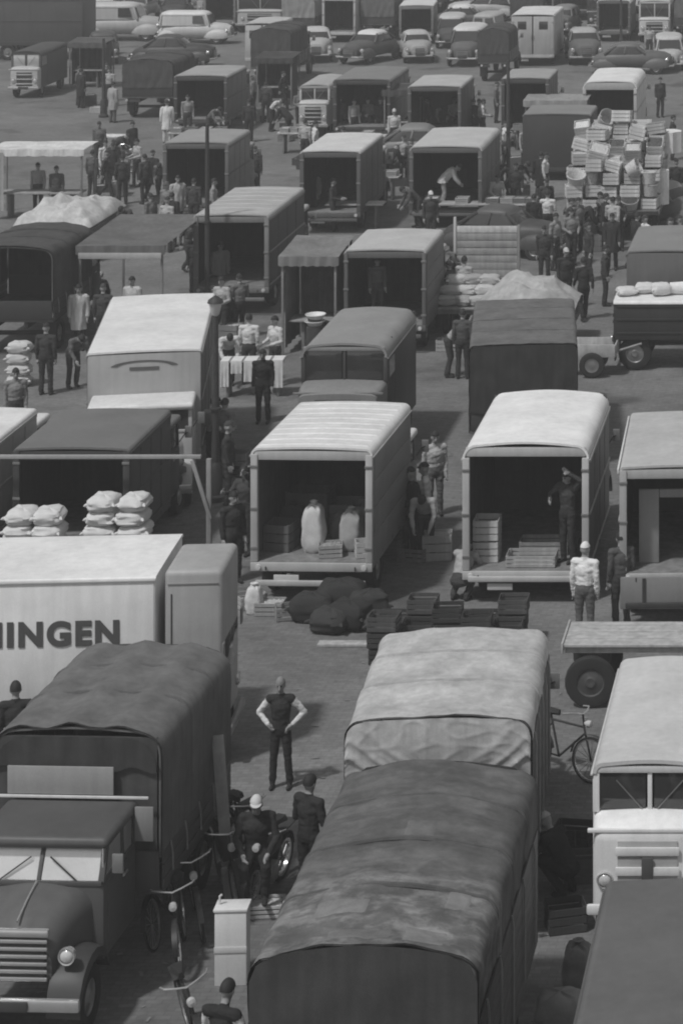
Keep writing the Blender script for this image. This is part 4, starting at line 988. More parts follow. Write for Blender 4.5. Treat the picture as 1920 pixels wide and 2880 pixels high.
wagon('low cart under a pale rounded covered load beside the flat-topped dark lorry', -8.55, 67.3, 2.3, 2.5, .7, .2, sides=.2)
hp = []
for j in range(23):
    ring = []
    for i in range(27):
        u, v = i/26, j/22; e = min(u, 1-u, v, 1-v)*5
        ring.append((-1.3+2.6*u, 2.6*v, .0+.80*math.sin(PI*min(max(u,.02),.98))**.28*math.sin(PI*min(max(v,.02),.98))**.28*(1+.35*noise.noise(Vector((u*4, v*3.5, 7))))+.07*max(0, 1-abs(noise.noise(Vector((u*5+v*2, v*5-u, 3))))*2.6)**1.5*min(1, e)+.10*noise.noise(Vector((u*9, v*8, 4)))*min(1, e)+.05*noise.noise(Vector((u*20, v*18, 4)))*min(1, e)))
    hp.append(ring)
t = P('covered_load', MB().loft(hp, closed=False), canvas(.42), None, smooth=True); t.location = (-8.55, 67.25, .86); tag(t, 'pale rounded canvas-covered load on the low cart beside the flat-topped dark lorry', 'covered load')
box_van('low grey-topped van at the edge beyond the black delivery van', Wd=2.3, X=-4.85, Y=68.5, L=3.6, zf=.6, zt=2.5, wall=.12, roof=.22, near='panel', rr=.10, trim=.12)

# ================================================================== the fourth row
t = stall('stall with thin white awning edge and pale side cloth by the open square', -27.45, 87.2, 3.1, 1.7, 2.3, .66, slope=.02, sag=.03, valance=.20, table_v=.3)
P('side_cloth', MB().loft([[(-1.62+.55*k/10, -.05-.02*math.sin(k*2), z) for z in (.3, 1.2, 2.25)] for k in range(11)], closed=False), canvas(.36), t, smooth=True)
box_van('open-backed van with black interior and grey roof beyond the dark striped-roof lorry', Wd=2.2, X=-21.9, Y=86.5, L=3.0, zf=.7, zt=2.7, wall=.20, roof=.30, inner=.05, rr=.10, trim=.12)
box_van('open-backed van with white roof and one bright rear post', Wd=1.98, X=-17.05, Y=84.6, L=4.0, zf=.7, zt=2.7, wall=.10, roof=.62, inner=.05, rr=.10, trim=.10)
box_van('broad open-backed van with pale roof worn bright along one edge', Wd=2.4, X=-13.45, Y=85.6, L=4.3, zf=.6, zt=2.7, wall=.12, roof=.50, inner=.05, rr=.16, trim=.12)
wagon('long loaded wagon under the high pile of pale boxes', -7.75, 82.9, 3.0, 5.0, 1.05, .16, shaft=False)
rs = random.Random(11)
lay = [4, 5, 6, 6, 7, 6, 5]
for j, n_ in enumerate(lay):
    for i in range(5):
        nn = n_-(1 if i in (0, 4) else 0)-(1 if rs.random() < .3 else 0)
        for k in range(nn):
            if j not in (0, 6) and k < lay[j-1]-3 and i not in (0, 4): continue
            x, y, z, up = -8.95+.60*i+rs.uniform(-.08,.08), 83.25+.70*j+rs.uniform(-.12,.12), 1.055+.40*k, rs.random()
            if up < .16: basket('pale wicker basket wedged among the boxes on the long wagon', x, y, z, rs.uniform(.24,.32), .36, rs.choice((.46,.55,.64)), group='wicker baskets among the boxes on the long wagon', rz=rs.uniform(0, 6), tilt=rs.choice((0, 25, 60)))
            else:
                o = crate('pale slatted box in the high jagged pile on the long wagon', x, y, z, rs.choice((.50,.62)), rs.choice((.46,.58)), rs.choice((.34,.38)), rs.choice((.55,.62,.70,.48)), rs.choice((0, 0, .06, -.08, .2)), group='pale boxes piled on the long wagon', fill=rs.choice((.5,.6,.10)))
                o.rotation_euler[0] = R(rs.choice((0, 0, 0, 0, -8, 25)) if k >= nn-1 else 0); o.rotation_euler[1] = R(rs.choice((0, 0, 0, -8, 15)) if k >= nn-1 else 0)
for (x, y, z, w_, h_) in ((-6.25, 84.2, 1.05, .5, 1.1), (-6.2, 86.6, 2.1, .9, .7)):
    t = P('sheet_bundle', MB().loft([[(w_*.5*c*(1+.1*math.sin(k*3)), w_*.5*s_*(1+.1*math.cos(k*2)), zz) for k, (c, s_) in enumerate([(math.cos(q*PI/8), math.sin(q*PI/8)) for q in range(16)])] for zz in (0, h_*.4, h_*.8, h_)]), cloth(.72), None, smooth=True)
    t.location = (x, y, z if z < 2 else 1.05+.44*3); tag(t, 'white wrapped bundle %s the box pile on the long wagon' % ('standing beside' if z < 2 else 'topping the far edge of'), 'bundle')
t = wagon('low cart carrying a white tarpaulin heap near the thin-edged stall', -24.6, 79.6, 2.3, 4.0, .85, .16, sides=.25)
hp = []
for j in range(19):
    ring = []
    for i in range(23):
        u, v = i/22, j/18; e = min(u, 1-u, v, 1-v)*4
        ring.append((-1.2+2.4*u, .02+3.95*v, .0+(.44*min(1, e)**.5)*(1+.9*noise.noise(Vector((u*4, v*5, 3)))) + (.16*noise.noise(Vector((u*8, v*9, 1)))+.06*noise.noise(Vector((u*19, v*21, 1)))+.08*max(0, 1-abs(noise.noise(Vector((u*4+v*3, v*6-u*2, 5))))*2.6)**1.5)*min(1, e)))
    hp.append(ring)
t = P('tarpaulin', MB().loft(hp, closed=False), canvas(.52), None, smooth=True); t.location = (-24.6, 79.6, 1.10); tag(t, 'crumpled white tarpaulin thrown over the load on the low cart', 'tarpaulin')

# ================================================================== the fifth row
box_van('white rounded van with dark hatch behind the high box pile', Wd=2.15, X=-9.7, Y=103.2, L=4.4, zf=.6, zt=2.65, wall=.6, roof=.76, inner=.06, rr=.30, trim=.42, hdr=.28)
box_van('van with dark hatch and pale roof behind a grey saloon', Wd=2.1, X=-16.5, Y=102.2, L=3.4, zf=.7, zt=2.6, wall=.10, roof=.46, inner=.06, rr=.10)
car('mid grey saloon parked sideways before the pale-roofed van', -16.4, 98.7, R(90), .17, .20, s=1.05)
box_van('tall narrow dark van with light roof edge next to the lamp post', Wd=1.9, X=-13.1, Y=103.5, L=3.0, zf=.6, zt=2.75, wall=.06, roof=.34, inner=.05, rr=.06, trim=.06)
box_van('squat black van with grey roof in front of the white rounded van', Wd=2.5, X=-10.9, Y=95.2, L=2.4, zf=.5, zt=2.45, wall=.05, roof=.22, near='panel', cab_at=None, rr=.08)
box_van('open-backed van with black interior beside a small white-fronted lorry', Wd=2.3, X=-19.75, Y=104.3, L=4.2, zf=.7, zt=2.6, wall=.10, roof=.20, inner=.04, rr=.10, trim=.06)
front_van('small white-fronted lorry with narrow body facing the camera by the black hatch', -22.1, 106.5, 1.25, 3.4, 2.1, 1.5, .52, .4, nose=.4, bars=4)
canvas_lorry('low dark canvas lorry with even black tilt on the far side of the square', -30.3, 111.5, 2.2, 3.6, 2.5, .075, .04, near='closed', far='closed', cab_at='far', seed=31)
box_van('open-backed van with grey roof and people at its hatch beyond the square', Wd=2.2, X=-26.95, Y=107.2, L=3.4, zf=.6, zt=2.4, wall=.10, roof=.36, inner=.04, rr=.10, trim=.06)
box_van('great dark box lorry standing sideways at the far corner of the square', Wd=2.3, X=-39.5, Y=134.2, L=5.4, zf=.9, zt=3.2, wall=.07, roof=.07, rz=R(90), near='panel', cab_at=None, rr=.05)
front_van('small lorry with pale front and dark roof standing alone on the square', -37.75, 118.5, 1.35, 4.0, 2.1, 1.45, .10, .05, nose=.30, nose_v=.46, bars=3, glass=GLASS_SKY)

# ================================================================== the far rows of cars and vans: picture x, ground y, heading, body, roof, kind
FAR = [
 (345, 112, 90, .40, .52, 'van', 1.2, 'pale van parked sideways beside the great dark box lorry'),
 (490, 186, 90, .05, .07, 'saloon', 1.05, 'black saloon parked sideways behind the low dark canvas lorry'),
 (888, 166, 12, .42, .50, 'saloon', 1.08, 'cream rounded saloon behind the black-interior van'),
 (1040, 172, -20, .09, .66, 'saloon', 1.05, 'dark saloon with white roof slanting beside the cream saloon'),
 (1170, 168, 15, .36, .46, 'saloon', 1.0, 'light saloon with bright lid between dark saloons'),
 (1318, 176, 0, .12, .60, 'van', 1.1, 'dark van-bodied car with white roof near the tall white van'),
 (1640, 172, 10, .13, .40, 'saloon', 1.12, 'grey saloon with bright window edges past the tall white van'),
 (1775, 205, 90, .11, .14, 'saloon', 1.0, 'dark saloon parked sideways behind the white rounded van'),
 (1880, 190, 5, .45, .5, 'van', .95, 'cream little van at the edge behind the box-laden wagon'),
]
for px, py, rot, b, r_, kd, sc, lab in FAR:
    p = at(px, py); car(lab.replace(' left of', ' beside'), p.x, p.y, R(rot), b, r_, kd, sc)
ROWS = [(30, 'farthest row of cars', 250, 1930), (58, 'second car row from the top', 250, 1930), (90, 'third car row from the top', 250, 1930), (122, 'fourth car row from the top', 440, 1930)]
ORD = 'first second third fourth fifth sixth seventh eighth ninth tenth eleventh twelfth thirteenth fourteenth fifteenth sixteenth seventeenth eighteenth nineteenth twentieth'.split()
rs = random.Random(5)
for py, row, xa, xb in ROWS:
    x = xa; n_ = 0; sc = (py+680)/15.5
    while x < xb:
        q = rs.random(); side = q < .14; wd = (4.3 if side else 2.0)*sc; cx_ = x+wd/2; x += wd+rs.uniform(-4, 14)
        if py > 70 and (640 < cx_ < 830 or (cx_ < 470)): continue
        if py > 100 and (1390 < cx_ < 1580 or 700 < cx_ < 830): continue
        p = at(cx_, py+rs.uniform(-6, 6)); yaw = rs.uniform(-11, 11); where = '%s along the %s' % (ORD[n_], row); n_ += 1
        b = rs.choice((.05, .08, .14, .24, .40, .55, .3)); r_ = rs.choice((b, b*1.3+.03, .5, .66))
        tone = 'black' if b < .07 else 'dark grey' if b < .2 else 'grey' if b < .32 else 'pale grey' if b < .5 else 'white'
        if q < .34:
            kd = rs.choice(('saloon', 'saloon', 'estate', 'van'))
            car('%s %s%s, %s' % (tone, {'van': 'van-bodied car', 'estate': 'estate car'}.get(kd, 'saloon'), ' with pale roof' if r_ > b+.15 else '', where), p.x, p.y, R((90 if rs.random() < .5 else -90) if side else rs.choice((0, 0, 180))+yaw), b, r_, kd, rs.uniform(.95, 1.05))
        elif q < .56:
            canvas_lorry('%s canvas lorry with closed tilt, %s' % (tone, where), p.x, p.y, 1.85, 3.4, rs.uniform(2.2, 2.6), b*.8+.03, .06, rz=R(yaw*.5), near='closed', far='closed', cab_at='far', seed=n_+py)
        elif q < .82:
            box_van('%s open-backed van%s, %s' % (tone, ' and pale roof' if r_ > b+.15 else '', where), p.x, p.y, 1.85, 3.0, .6, rs.uniform(2.1, 2.5), b*.8, r_, rz=R(yaw*.5), inner=.06, rr=rs.choice((.06, .2)))
        else:
            front_van('%s nosed van%s, %s' % (tone, ' with pale roof' if r_ > b+.15 else '', where), p.x, p.y, 1.7, 3.6, rs.uniform(1.95, 2.3), 1.4, b, r_, rz=R(yaw*.6), bars=3)
front_van('pale panel bus with wide dark windscreen facing the camera in the far rows', *list(at(732, 92))[:2], 2.6, 5.5, 2.35, 1.35, .40, .46, nose=.2, bars=3)
box_van('tall white van with pale closed back standing among the far saloons', Wd=2.15, X=at(1497, 186).x, Y=at(1497, 186).y, L=4.2, zf=.6, zt=2.6, wall=.42, roof=.68, near='doors', rr=.08, trim=.4)
box_van('small white box van above the roof of the open-backed van past the square', Wd=1.7, X=at(668, 232).x, Y=at(668, 232).y+5.2, L=3.0, zf=.6, zt=2.3, wall=.46, roof=.5, near='doors', cab_at=None, rr=.06)
canvas_lorry('dark canvas lorry with closed black tilt among the far saloons', *list(at(762, 246))[:2], 1.9, 3.6, 2.7, .07, .05, near='closed', far='closed', cab_at='far', seed=40)
canvas_lorry('dark canvas lorry with grey top between white-roofed saloon and tall white van', *list(at(1386, 232))[:2], 1.5, 3.0, 2.5, .07, .05, near='closed', far='closed', cab_at='far', seed=41)

# ================================================================== posts
lamp_post('thin dark lamp post rising beside the dark striped-roof lorry', *list(at(583, 900))[:2], 5.4, .07, head=False)
lamp_post('thin dark lamp post standing between the broad van and the crowd', *list(at(1428, 575))[:2], 5.0, .075, head=False)
lamp_post('slim lamp post at the edge of the open square', *list(at(292, 330))[:2], 3.4, .08, head=False)
lamp_post('thin post among the farthest saloons', *list(at(1745, 150))[:2], 2.9, .07, head=False)
# ================================================================== people
D, G, Wt = .04, .16, .62
PE = [
 # px, py feet, pose, rot, shirt, trousers, label, hat, coat, z
 (790, 2216, 'akimbo', 0, .035, .03, 'man in dark waistcoat with white sleeves standing hands on hips on open paving', 'grey', None, 0),
 (624, 3095, 'sit', 160, .03, .03, 'dark-clothed person with pale sleeves sitting low beside the tall white case', 'hair', None, .22),
 (45, 2245, 'stand', 200, .035, .03, 'dark-haired man in dark jacket before the lettered lorry', 'hair', None, 0),
 (1643, 1805, 'stand', 170, .72, .12, 'man in white jacket and white cap behind the gleaming white van', .7, None, 0),
 (722, 2505, 'sit', 10, .035, .03, 'man in dark clothes and white cap sitting by the bicycles', .6, None, .22),
 (868, 2540, 'carry', 150, .035, .03, 'dark-clothed man holding a white paper by the patched lorry', 'hair', None, 0),
 (1600, 2520, 'squat', 240, .03, .03, 'man in black squatting in the shade by the bright-nosed van', .5, None, 0),
 (1222, 1450, 'stand', 20, .40, .12, 'man in light jacket standing between the two white-roofed vans', 'hair', None, 0),
 (1290, 1690, 'squat', 160, .36, .06, 'man in light shirt squatting by the corner post of the gleaming white van', 'hair', None, 0),
 (1745, 1770, 'stand', 210, .09, .05, 'man in dark jacket between the gleaming white van and the pale grey-roofed van', 'hair', None, 0),
 (655, 1640, 'stand', 40, .04, .04, 'man in dark overalls near the slanting brace of the stall frame', 'hair', None, 0),
 (690, 1560, 'reach', -30, .06, .04, 'man reaching up at the light post of the ribbed-roof lorry', 'hair', None, 0),
 (640, 1420, 'stand', 100, .05, .05, 'man in dark coat in the lane behind the stall frame', .06, None, 0),
 (740, 1190, 'stand', 0, .03, .03, 'dark figure standing in the lane before the dull grey van', 'hair', None, 0),
 (640, 1085, 'bend', 20, .55, .05, 'person in white shirt bending in the lane beside the tall box lorry', 'hair', None, 0),
 (700, 1080, 'stand', 180, .6, .06, 'person in white shirt seen from behind in the lane by the basins', 'hair', None, 0),
 (775, 1085, 'carry', -40, .55, .05, 'person in white shirt holding a bundle in the lane by the basins', 'hair', None, 0),
 (222, 985, 'stand', 10, .5, .05, 'stallholder in white coat at the near post of the sign-strip stall', 'hair', .46, 0),
 (373, 960, 'stand', -15, .5, .05, 'stallholder in white coat by the far corner of the sign-strip stall', 'hair', .48, 0),
 (290, 985, 'stand', 180, .06, .04, 'customer in dark coat between the two white-coated stallholders', .07, None, 0),
 (620, 850, 'stand', 30, .3, .06, 'person in pale jacket walking beside the dark striped-roof lorry', 'hair', .33, 0),
 (580, 800, 'stand', 160, .05, .04, 'person in dark coat by the thin post in the lane', 'hair', None, 0),
 (530, 770, 'walk', 60, .10, .05, 'person in grey coat walking past the sign-strip stall', .2, None, 0),
 (550, 830, 'stand', 10, .04, .03, 'person in black coat waiting by the sign-strip stall awning', .04, None, 0),
 (1300, 1065, 'stand', 180, .08, .04, 'man in dark overalls beside the flat-topped dark canvas lorry', 'hair', None, 0),
 (1260, 1060, 'bend', 90, .30, .05, 'man in grey jacket stooping beside the flat-topped dark canvas lorry', 'hair', None, 0),
 (1590, 870, 'stand', 20, .04, .03, 'man in black standing alone near the heaped flat wagon', .5, None, 0),
 (1640, 900, 'walk', 200, .035, .03, 'man in black walking before the low grey-topped van', 'hair', None, 0),
 (1700, 860, 'stand', 100, .06, .04, 'man in dark coat near the low grey-topped van', 'hair', None, 0),
 (1530, 800, 'stand', 0, .05, .04, 'man in dark coat among the crowd behind the heaped flat wagon', 'hair', None, 0),
 (1560, 760, 'stand', 60, .26, .05, 'man in pale jacket among the crowd behind the heaped flat wagon', 'hair', None, 0),
 (1655, 790, 'stand', -60, .05, .04, 'stout man in dark coat facing the crowd under the box-laden wagon', .05, None, 0),
 (1605, 745, 'carry', 20, .20, .05, 'man in grey shirt carrying something below the box-laden wagon', 'hair', None, 0),
 (1720, 760, 'stand', 0, .04, .03, 'woman in black coat below the box-laden wagon', 'hair', .04, 0),
 (1500, 700, 'stand', 180, .03, .03, 'tall man in black beside the corner of the box-laden wagon', 'hair', None, 0),
 (1535, 650, 'stand', 20, .05, .04, 'man with dark cap between box-laden wagon and broad van', .05, None, 0),
 (1395, 600, 'sit', 30, .4, .05, 'person in pale blouse sitting by the broad van', 'hair', None, .25),
 (1450, 600, 'stand', 0, .05, .04, 'person in dark coat at the lamp post by the broad van', 'hair', None, 0),
 (1210, 690, 'stand', 20, .05, .05, 'person in dark coat in the gap before the broad van', .6, None, 0),
 (1175, 640, 'bend', 300, .08, .05, 'person stooping in the gap before the broad van', 'hair', None, 0),
 (880, 620, 'stand', 0, .5, .06, 'person in white apron at the hatch of the bright-post van', 'hair', .45, 0),
 (935, 650, 'carry', 90, .05, .04, 'person in dark jacket unloading by the bright-post van', 'hair', None, 0),
 (500, 640, 'stand', 30, .40, .06, 'person in pale coat at the hatch of the black-interior grey-roofed van', 'hair', .4, 0),
 (545, 650, 'stand', 180, .06, .05, 'person in dark coat at the hatch of the black-interior grey-roofed van', 'hair', None, 0),
 (470, 660, 'stand', -20, .2, .05, 'person in grey coat waiting by the black-interior grey-roofed van', .1, None, 0),
 (600, 650, 'stand', 100, .3, .05, 'person in pale scarf standing by the hatch in the lane', 'hair', None, 0),
 (108, 600, 'stand', 0, .3, .05, 'stallholder in grey shirt under the thin white awning', 'hair', None, 0),
 (160, 610, 'stand', 0, .08, .05, 'stallholder in dark jacket under the thin white awning', 'hair', None, 0),
 (260, 560, 'stand', 160, .1, .05, 'customer in dark coat past the end of the thin white awning', 'hair', None, 0),
 (300, 560, 'walk', 90, .07, .05, 'customer in dark coat walking away from the thin white awning', .05, None, 0),
 (345, 575, 'stand', 200, .05, .04, 'man in black at the corner of the open square', 'hair', None, 0),
 (320, 480, 'bend', 90, .06, .04, 'man in dark jacket bending at the foot of the square', 'hair', None, 0),
 (280, 470, 'stand', 0, .12, .05, 'man in grey jacket at the foot of the square', 'hair', None, 0),
 (372, 470, 'stand', 60, .04, .03, 'woman in black coat at the foot of the square', 'hair', .04, 0),
 (470, 402, 'stand', 200, .6, .5, 'person in full white coat standing out on the far side of the square', 'hair', .66, 0),
 (318, 345, 'stand', 150, .34, .1, 'person in pale overcoat by the slim lamp post on the square', 'hair', .34, 0),
 (528, 385, 'stand', 20, .25, .05, 'person in grey jacket at the hatch beyond the square', 'hair', None, 0),
 (590, 395, 'bend', 60, .14, .05, 'person stooping at the hatch beyond the square', 'hair', None, 0),
 (700, 400, 'stand', 180, .04, .03, 'person in black coat at the edge of the lit paving beyond the square', 'hair', None, 0),
 (795, 310, 'walk', 90, .04, .03, 'person in black crossing beside the small white-fronted lorry', 'hair', None, 0),
 (955, 392, 'stand', 0, .1, .05, 'person in dark coat in the cluster under the black hatch', 'hair', None, 0),
 (995, 398, 'stand', 40, .35, .05, 'person in pale coat in the cluster under the black hatch', 'hair', None, 0),
 (1035, 394, 'carry', -20, .12, .05, 'person holding a white tray in the cluster under the black hatch', 'hair', None, 0),
 (1070, 396, 'stand', 180, .04, .03, 'person in black coat in the cluster under the black hatch', .04, None, 0),
 (1108, 430, 'stand', 10, .5, .04, 'person with pale headscarf behind the bright-post van', .5, None, 0),
 (1112, 330, 'stand', 0, .3, .04, 'person in pale jacket beyond the grey saloon', 'hair', None, 0),
 (1855, 330, 'stand', 30, .06, .04, 'man in dark coat near the cream little van', 'hair', None, 0),
 (1890, 450, 'stand', 100, .05, .04, 'man in black beside the end of the box-laden wagon', 'hair', None, 0),
 (1900, 590, 'stand', 180, .04, .03, 'man in black coat past the far end of the box-laden wagon', .04, None, 0),
 (1815, 640, 'walk', 270, .06, .04, 'man in dark coat hurrying past the box-laden wagon end', 'hair', None, 0),
 (530, 112, 'stand', 0, .4, .05, 'person in pale coat among the farthest saloons', 'hair', .4, 0),
 (1825, 165, 'stand', 0, .4, .05, 'person in pale shirt near the thin post among far saloons', 'hair', None, 0),
 (205, 1090, 'bend', 40, .12, .05, 'man in grey jacket bending beside the tall white box lorry', 'hair', None, 0),
 (45, 1250, 'stand', 20, .22, .05, 'person in grey coat beyond the half hidden white-roofed van', 'hair', None, 0),
 (130, 1110, 'stand', 180, .05, .04, 'man in black before the very dark canvas lorry', .04, None, 0),
]
for (px, py, po, rot, sh, tr, lab, hat, coat, z) in PE:
    o = person(px, py, po, rot, sh, tr, lab, hat, coat, z, h=1.66 if po == 'akimbo' else 1.72, sleeve=.66 if po == 'akimbo' or 'pale sleeves' in lab else None)
    if po == 'akimbo': o.scale.x *= .90; o.scale.y *= .92
# people who stand inside the vans
person(0, 0, 'lean', -35, .06, .04, 'man leaning with raised pale arm inside the gleaming white van', 'hair', None, .60, X=-5.30, Y=48.1)
person(0, 0, 'bend', 100, .5, .3, 'person in white shirt bending inside the broad pale-roofed van', 'hair', .5, .60, X=-13.65, Y=86.2)
person(0, 0, 'stand', 20, .10, .05, 'stooping dark figure inside the weathered pale-roofed van', 'hair', None, .75, X=-12.55, Y=68.4, h=1.6)

# ================================================================== bicycles by the grey lorry
def bk(px, py, rot, lab, **k):
    p = at(px, py); return bicycle(lab, p.x, p.y, R(rot), **k)
bk(650, 2520, 25, 'black moped with white cowl among the parked machines by the seated man', col=.03, moped=True, lean=-6)
bk(745, 2520, -10, 'black moped with wide tyres facing the seated man', col=.025, moped=True, lean=5)
bk(515, 2690, 12, 'black bicycle with shining rim leaning in the shade of the snub-cab lorry', col=.03, lean=-7)
bk(560, 2600, 20, 'dark bicycle leaning behind the shining-rimmed one', col=.03, lean=-8, rim=STEEL)
bk(560, 2960, 25, 'dark bicycle lying low beside the person with pale sleeves', col=.03, lean=-12, rim=STEEL)
bk(600, 2440, -30, 'black bicycle jammed behind the mopeds by the leaning plank', col=.03, lean=8, rim=STEEL)
bk(690, 2440, 35, 'black bicycle behind the seated man in white cap', col=.03, lean=-4, rim=STEEL)
bk(470, 2620, 0, 'black bicycle closest to the side of the snub-cab lorry', col=.03, lean=-9, rim=STEEL)
bk(1575, 2185, 62, 'dark bicycle standing by the side of the pale canvas lorry', col=.04, lean=6)
bk(330, 485, 80, 'bicycle lying against the customers at the foot of the square', col=.05, lean=14)

# ================================================================== goods inside and around the vans
for i, (x, y, w_, h_, v, lab) in enumerate((
    (-9.98, 48.0, .42, .85, .58, 'tall white sack standing in the ribbed-roof lorry'),
    (-9.52, 48.6, .50, .55, .20, 'grey sack slumped between the pale ones in the ribbed-roof lorry'),
    (-9.30, 48.1, .44, .72, .38, 'pale square bale standing in the ribbed-roof lorry beside its post'),
    (-10.55, 48.9, .55, .6, .07, 'dark sack in the shaded corner of the ribbed-roof lorry'))):
    sack(lab, x, y, .83, w_, .4, h_, v)
sack('white bundle tied by the hinge post of the ribbed-roof lorry', -10.86, 47.05, 0.0, .3, .3, .5, .6)
for k in range(2):
    crate(('lower' if k == 0 else 'upper')+' pale crate of the pair against the wall of the gleaming white van', -6.82, 48.3, .60+.40*k, .46, .5, .38, .5)
crate('wide pale tray on the floor of the gleaming white van', -5.95, 48.0, .60, .9, .5, .22, .36)
crate('second wide tray set behind the pale tray in the gleaming white van', -5.80, 48.75, .60, .9, .5, .25, .30)
n_ = 0
for j in range(3):
    for i in range(5):
        for k in range(2 if (i+j) % 3 else 3):
            crate('dark slatted crate in the stack behind the pale canvas lorry', -8.05+.52*i+random.uniform(-.03,.03), 44.55+.46*j, .28*k, .50, .42, .26, random.choice((.05,.07,.09,.06)), random.uniform(-.06,.06), group='dark crates stacked behind the pale canvas lorry')
for i, (px, py, v) in enumerate(((760, 1725, .34), (815, 1738, .25), (705, 1705, .4))):
    p = at(px, py); crate(('straw-filled', 'empty grey', 'bleached')[i]+' crate on the paving behind the ribbed-roof lorry', p.x, p.y, 0, .5, .38, .24, v, .3*i, fill=.45 if i == 0 else None)
board('plank', 'long pale plank lying on the paving behind the ribbed-roof lorry', 'plank', at(895, 1815)+Vector((0,0,.03)), at(1060, 1815)+Vector((0,0,.03)), .22, .05, .42)
board('plank', 'weathered narrow plank lying across the paving near the dark crates', 'plank', at(900, 1772)+Vector((0,0,.03)), at(1040, 1768)+Vector((0,0,.03)), .16, .05, .3)
p0 = at(648, 2560); board('plank', 'pale plank leaning on the side of the snub-cab grey lorry', 'plank', (-8.45, 35.2, .02), (-8.72, 35.6, 2.1), .16, .035, .34)
p = at(735, 2570); crate('flat pale crate beside the patched lorry and the mopeds', p.x, p.y, .0, .6, .36, .18, .5, .1, fill=.55)
p = at(1575, 2905); sack('dull grey sack lying in the narrow shaded gap beside the corner lorry', p.x, p.y, 0, .6, .5, .5, .24)
p = at(1625, 2790); sack('small dark sack slumped in the shaded gap by the corner lorry', p.x, p.y, 0, .4, .4, .6, .16)
p = at(646, 2775); t = thing('case', 'tall white upright case standing on the paving against the patched lorry', 'case', (p.x, p.y+.15, 0), R(3))
P('case_body', MB().box(-.20,.20,-.14,.14,.0,.93), paint(.66), t, bev=.012)
P('lid', MB().box(-.215,.215,-.155,.155,.932,.975), paint(.70), t, bev=.012)
P('batten', MB().box(-.205,.205,-.152,-.142,.42,.50), paint(.60), t, bev=.004)
P('handle', MB().tube([(-.16,0,.975),(-.16,0,1.08),(-.13,0,1.10)], .014, 6), paint(.7), t, smooth=True)
crate('low dark box used as a seat by the person beside the tall white case', at(624, 3095).x, at(624, 3095).y+.04, 0, .42, .42, .38, .06)
# trestle with white cloths and the basins in the lane
t = thing('trestle_table', 'trestle table hung with white cloths in the lane beside the tall box lorry', 'table', (at(715, 1110).x, at(715, 1110).y, 0), R(4))
P('table_top', MB().box(-.75,.75,-.3,.3,.84,.88), wood(.3), t, bev=.006)
for x in (-.6, .6): P('trestle', MB().bar((x,0,0),(x,0,.838),.06,.5), wood(.25), t, bev=.006)
for i, (x, w_, d_) in enumerate(((-.66, .2, .62), (-.38, .26, .3), (-.05, .3, .5), (.3, .22, .35), (.6, .26, .66))):
    P('white_cloth', MB().loft([[(x-w_/2+w_*k/8, -.312-.02*math.sin(k*1.7)*q-.012, .895-d_*max(0, q)) if q > 0 else (x-w_/2+w_*k/8, -.31-.28*q*2, .90) for q in (-.9, -.4, 0, .15, .4, .7, 1)] for k in range(9)], closed=False), cloth(.66), t, smooth=True)
b0 = at(885, 1000)
for k in range(2):
    o = P('basin', MB().lathe([(0.001,0),(.16,0),(.24,.10),(.27,.12),(.265,.135),(.23,.105),(.15,.02),(0.001,.02)], n=24), mat(.7,.3,.05,5,0,name='enamel'), None, smooth=True)
    o.location = (b0.x+.02*k, b0.y, .78+.17*k); tag(o, ('upper' if k else 'lower')+' white enamel basin of the two on the barrel', 'basin')
o = P('basin_stand', MB().lathe([(0.001,.0),(.2,.0),(.24,.35),(.22,.78),(0.001,.78)], n=18), wood(.06), None, smooth=True); o.location = (b0.x, b0.y, 0); tag(o, 'dark barrel carrying two white enamel basins in the lane', 'barrel')
o = P('basin_ring', MB().lathe([(.14,.12),(.18,.12),(.18,.168),(.14,.168),(.14,.12)], n=20), IRON, None, smooth=True); o.location = (b0.x, b0.y, .79); tag(o, 'dark iron ring set between the two enamel basins', 'ring')
# sack pile before the dark lorry, trestles with goods in the fourth row
for k in range(4): sack('white sack in the upright stack before the very dark canvas lorry', at(55, 1085).x+random.uniform(-.03,.03), at(55, 1085).y, .27*k, .58, .45, .29, .52, random.uniform(-.1,.1), group='white sacks before the very dark lorry')
def table(px, py, wd, v, lab, goods=None):
    p = at(px, py); t = thing('trestle_table', lab, 'table', (p.x, p.y, 0))
    P('table_top', MB().box(-wd/2,wd/2,-.35,.35,.78,.83), wood(v), t, bev=.006)
    for x in (-wd/2+.25, wd/2-.25): P('trestle', MB().bar((x,0,0),(x,0,.778),.06,.55), wood(.2), t, bev=.006)
    if goods:
        for i in range(goods):
            crate('%s crate on the %s' % (('open', 'filled', 'old', 'grey', 'light')[i % 5], lab[:40].rsplit(' ', 1)[0]), p.x-wd/2+.3+(wd-.6)*i/max(1, goods-1), p.y, .83, .42, .5, .18, random.choice((.2,.3,.4)), 0, fill=random.choice((.3,.5,.08)))
car('dark saloon squeezed between the crowd and the box-laden wagon', at(1420, 715).x, at(1420, 715).y, R(75), .06, .09)
car('grey saloon turned askew behind the low grey-topped van', at(1870, 640).x, at(1870, 640).y, R(60), .14, .3)
stall('dark stall packed with goods beside the slim lamp post', at(245, 250).x, at(245, 250).y, 1.7, 1.6, 2.1, .10, slope=.1, walls=True)
car('dark saloon nosed towards the slim lamp post', at(290, 172).x, at(290, 172).y, R(15), .06, .09)
table(1000, 640, 1.9, .5, 'long pale trestle table before the bright-post van')
table(1300, 640, 2.6, .36, 'long grey trestle table before the broad van', 3)
table(560, 430, 2.3, .42, 'pale trestle table at the hatch beyond the square', 4)
table(640, 470, 1.0, .6, 'small white table standing aslant beyond the square')
table(320, 440, 1.2, .66, 'little white table at the foot of the square')
table(1050, 440, 1.0, .5, 'small tray table below the cluster of people', 1)
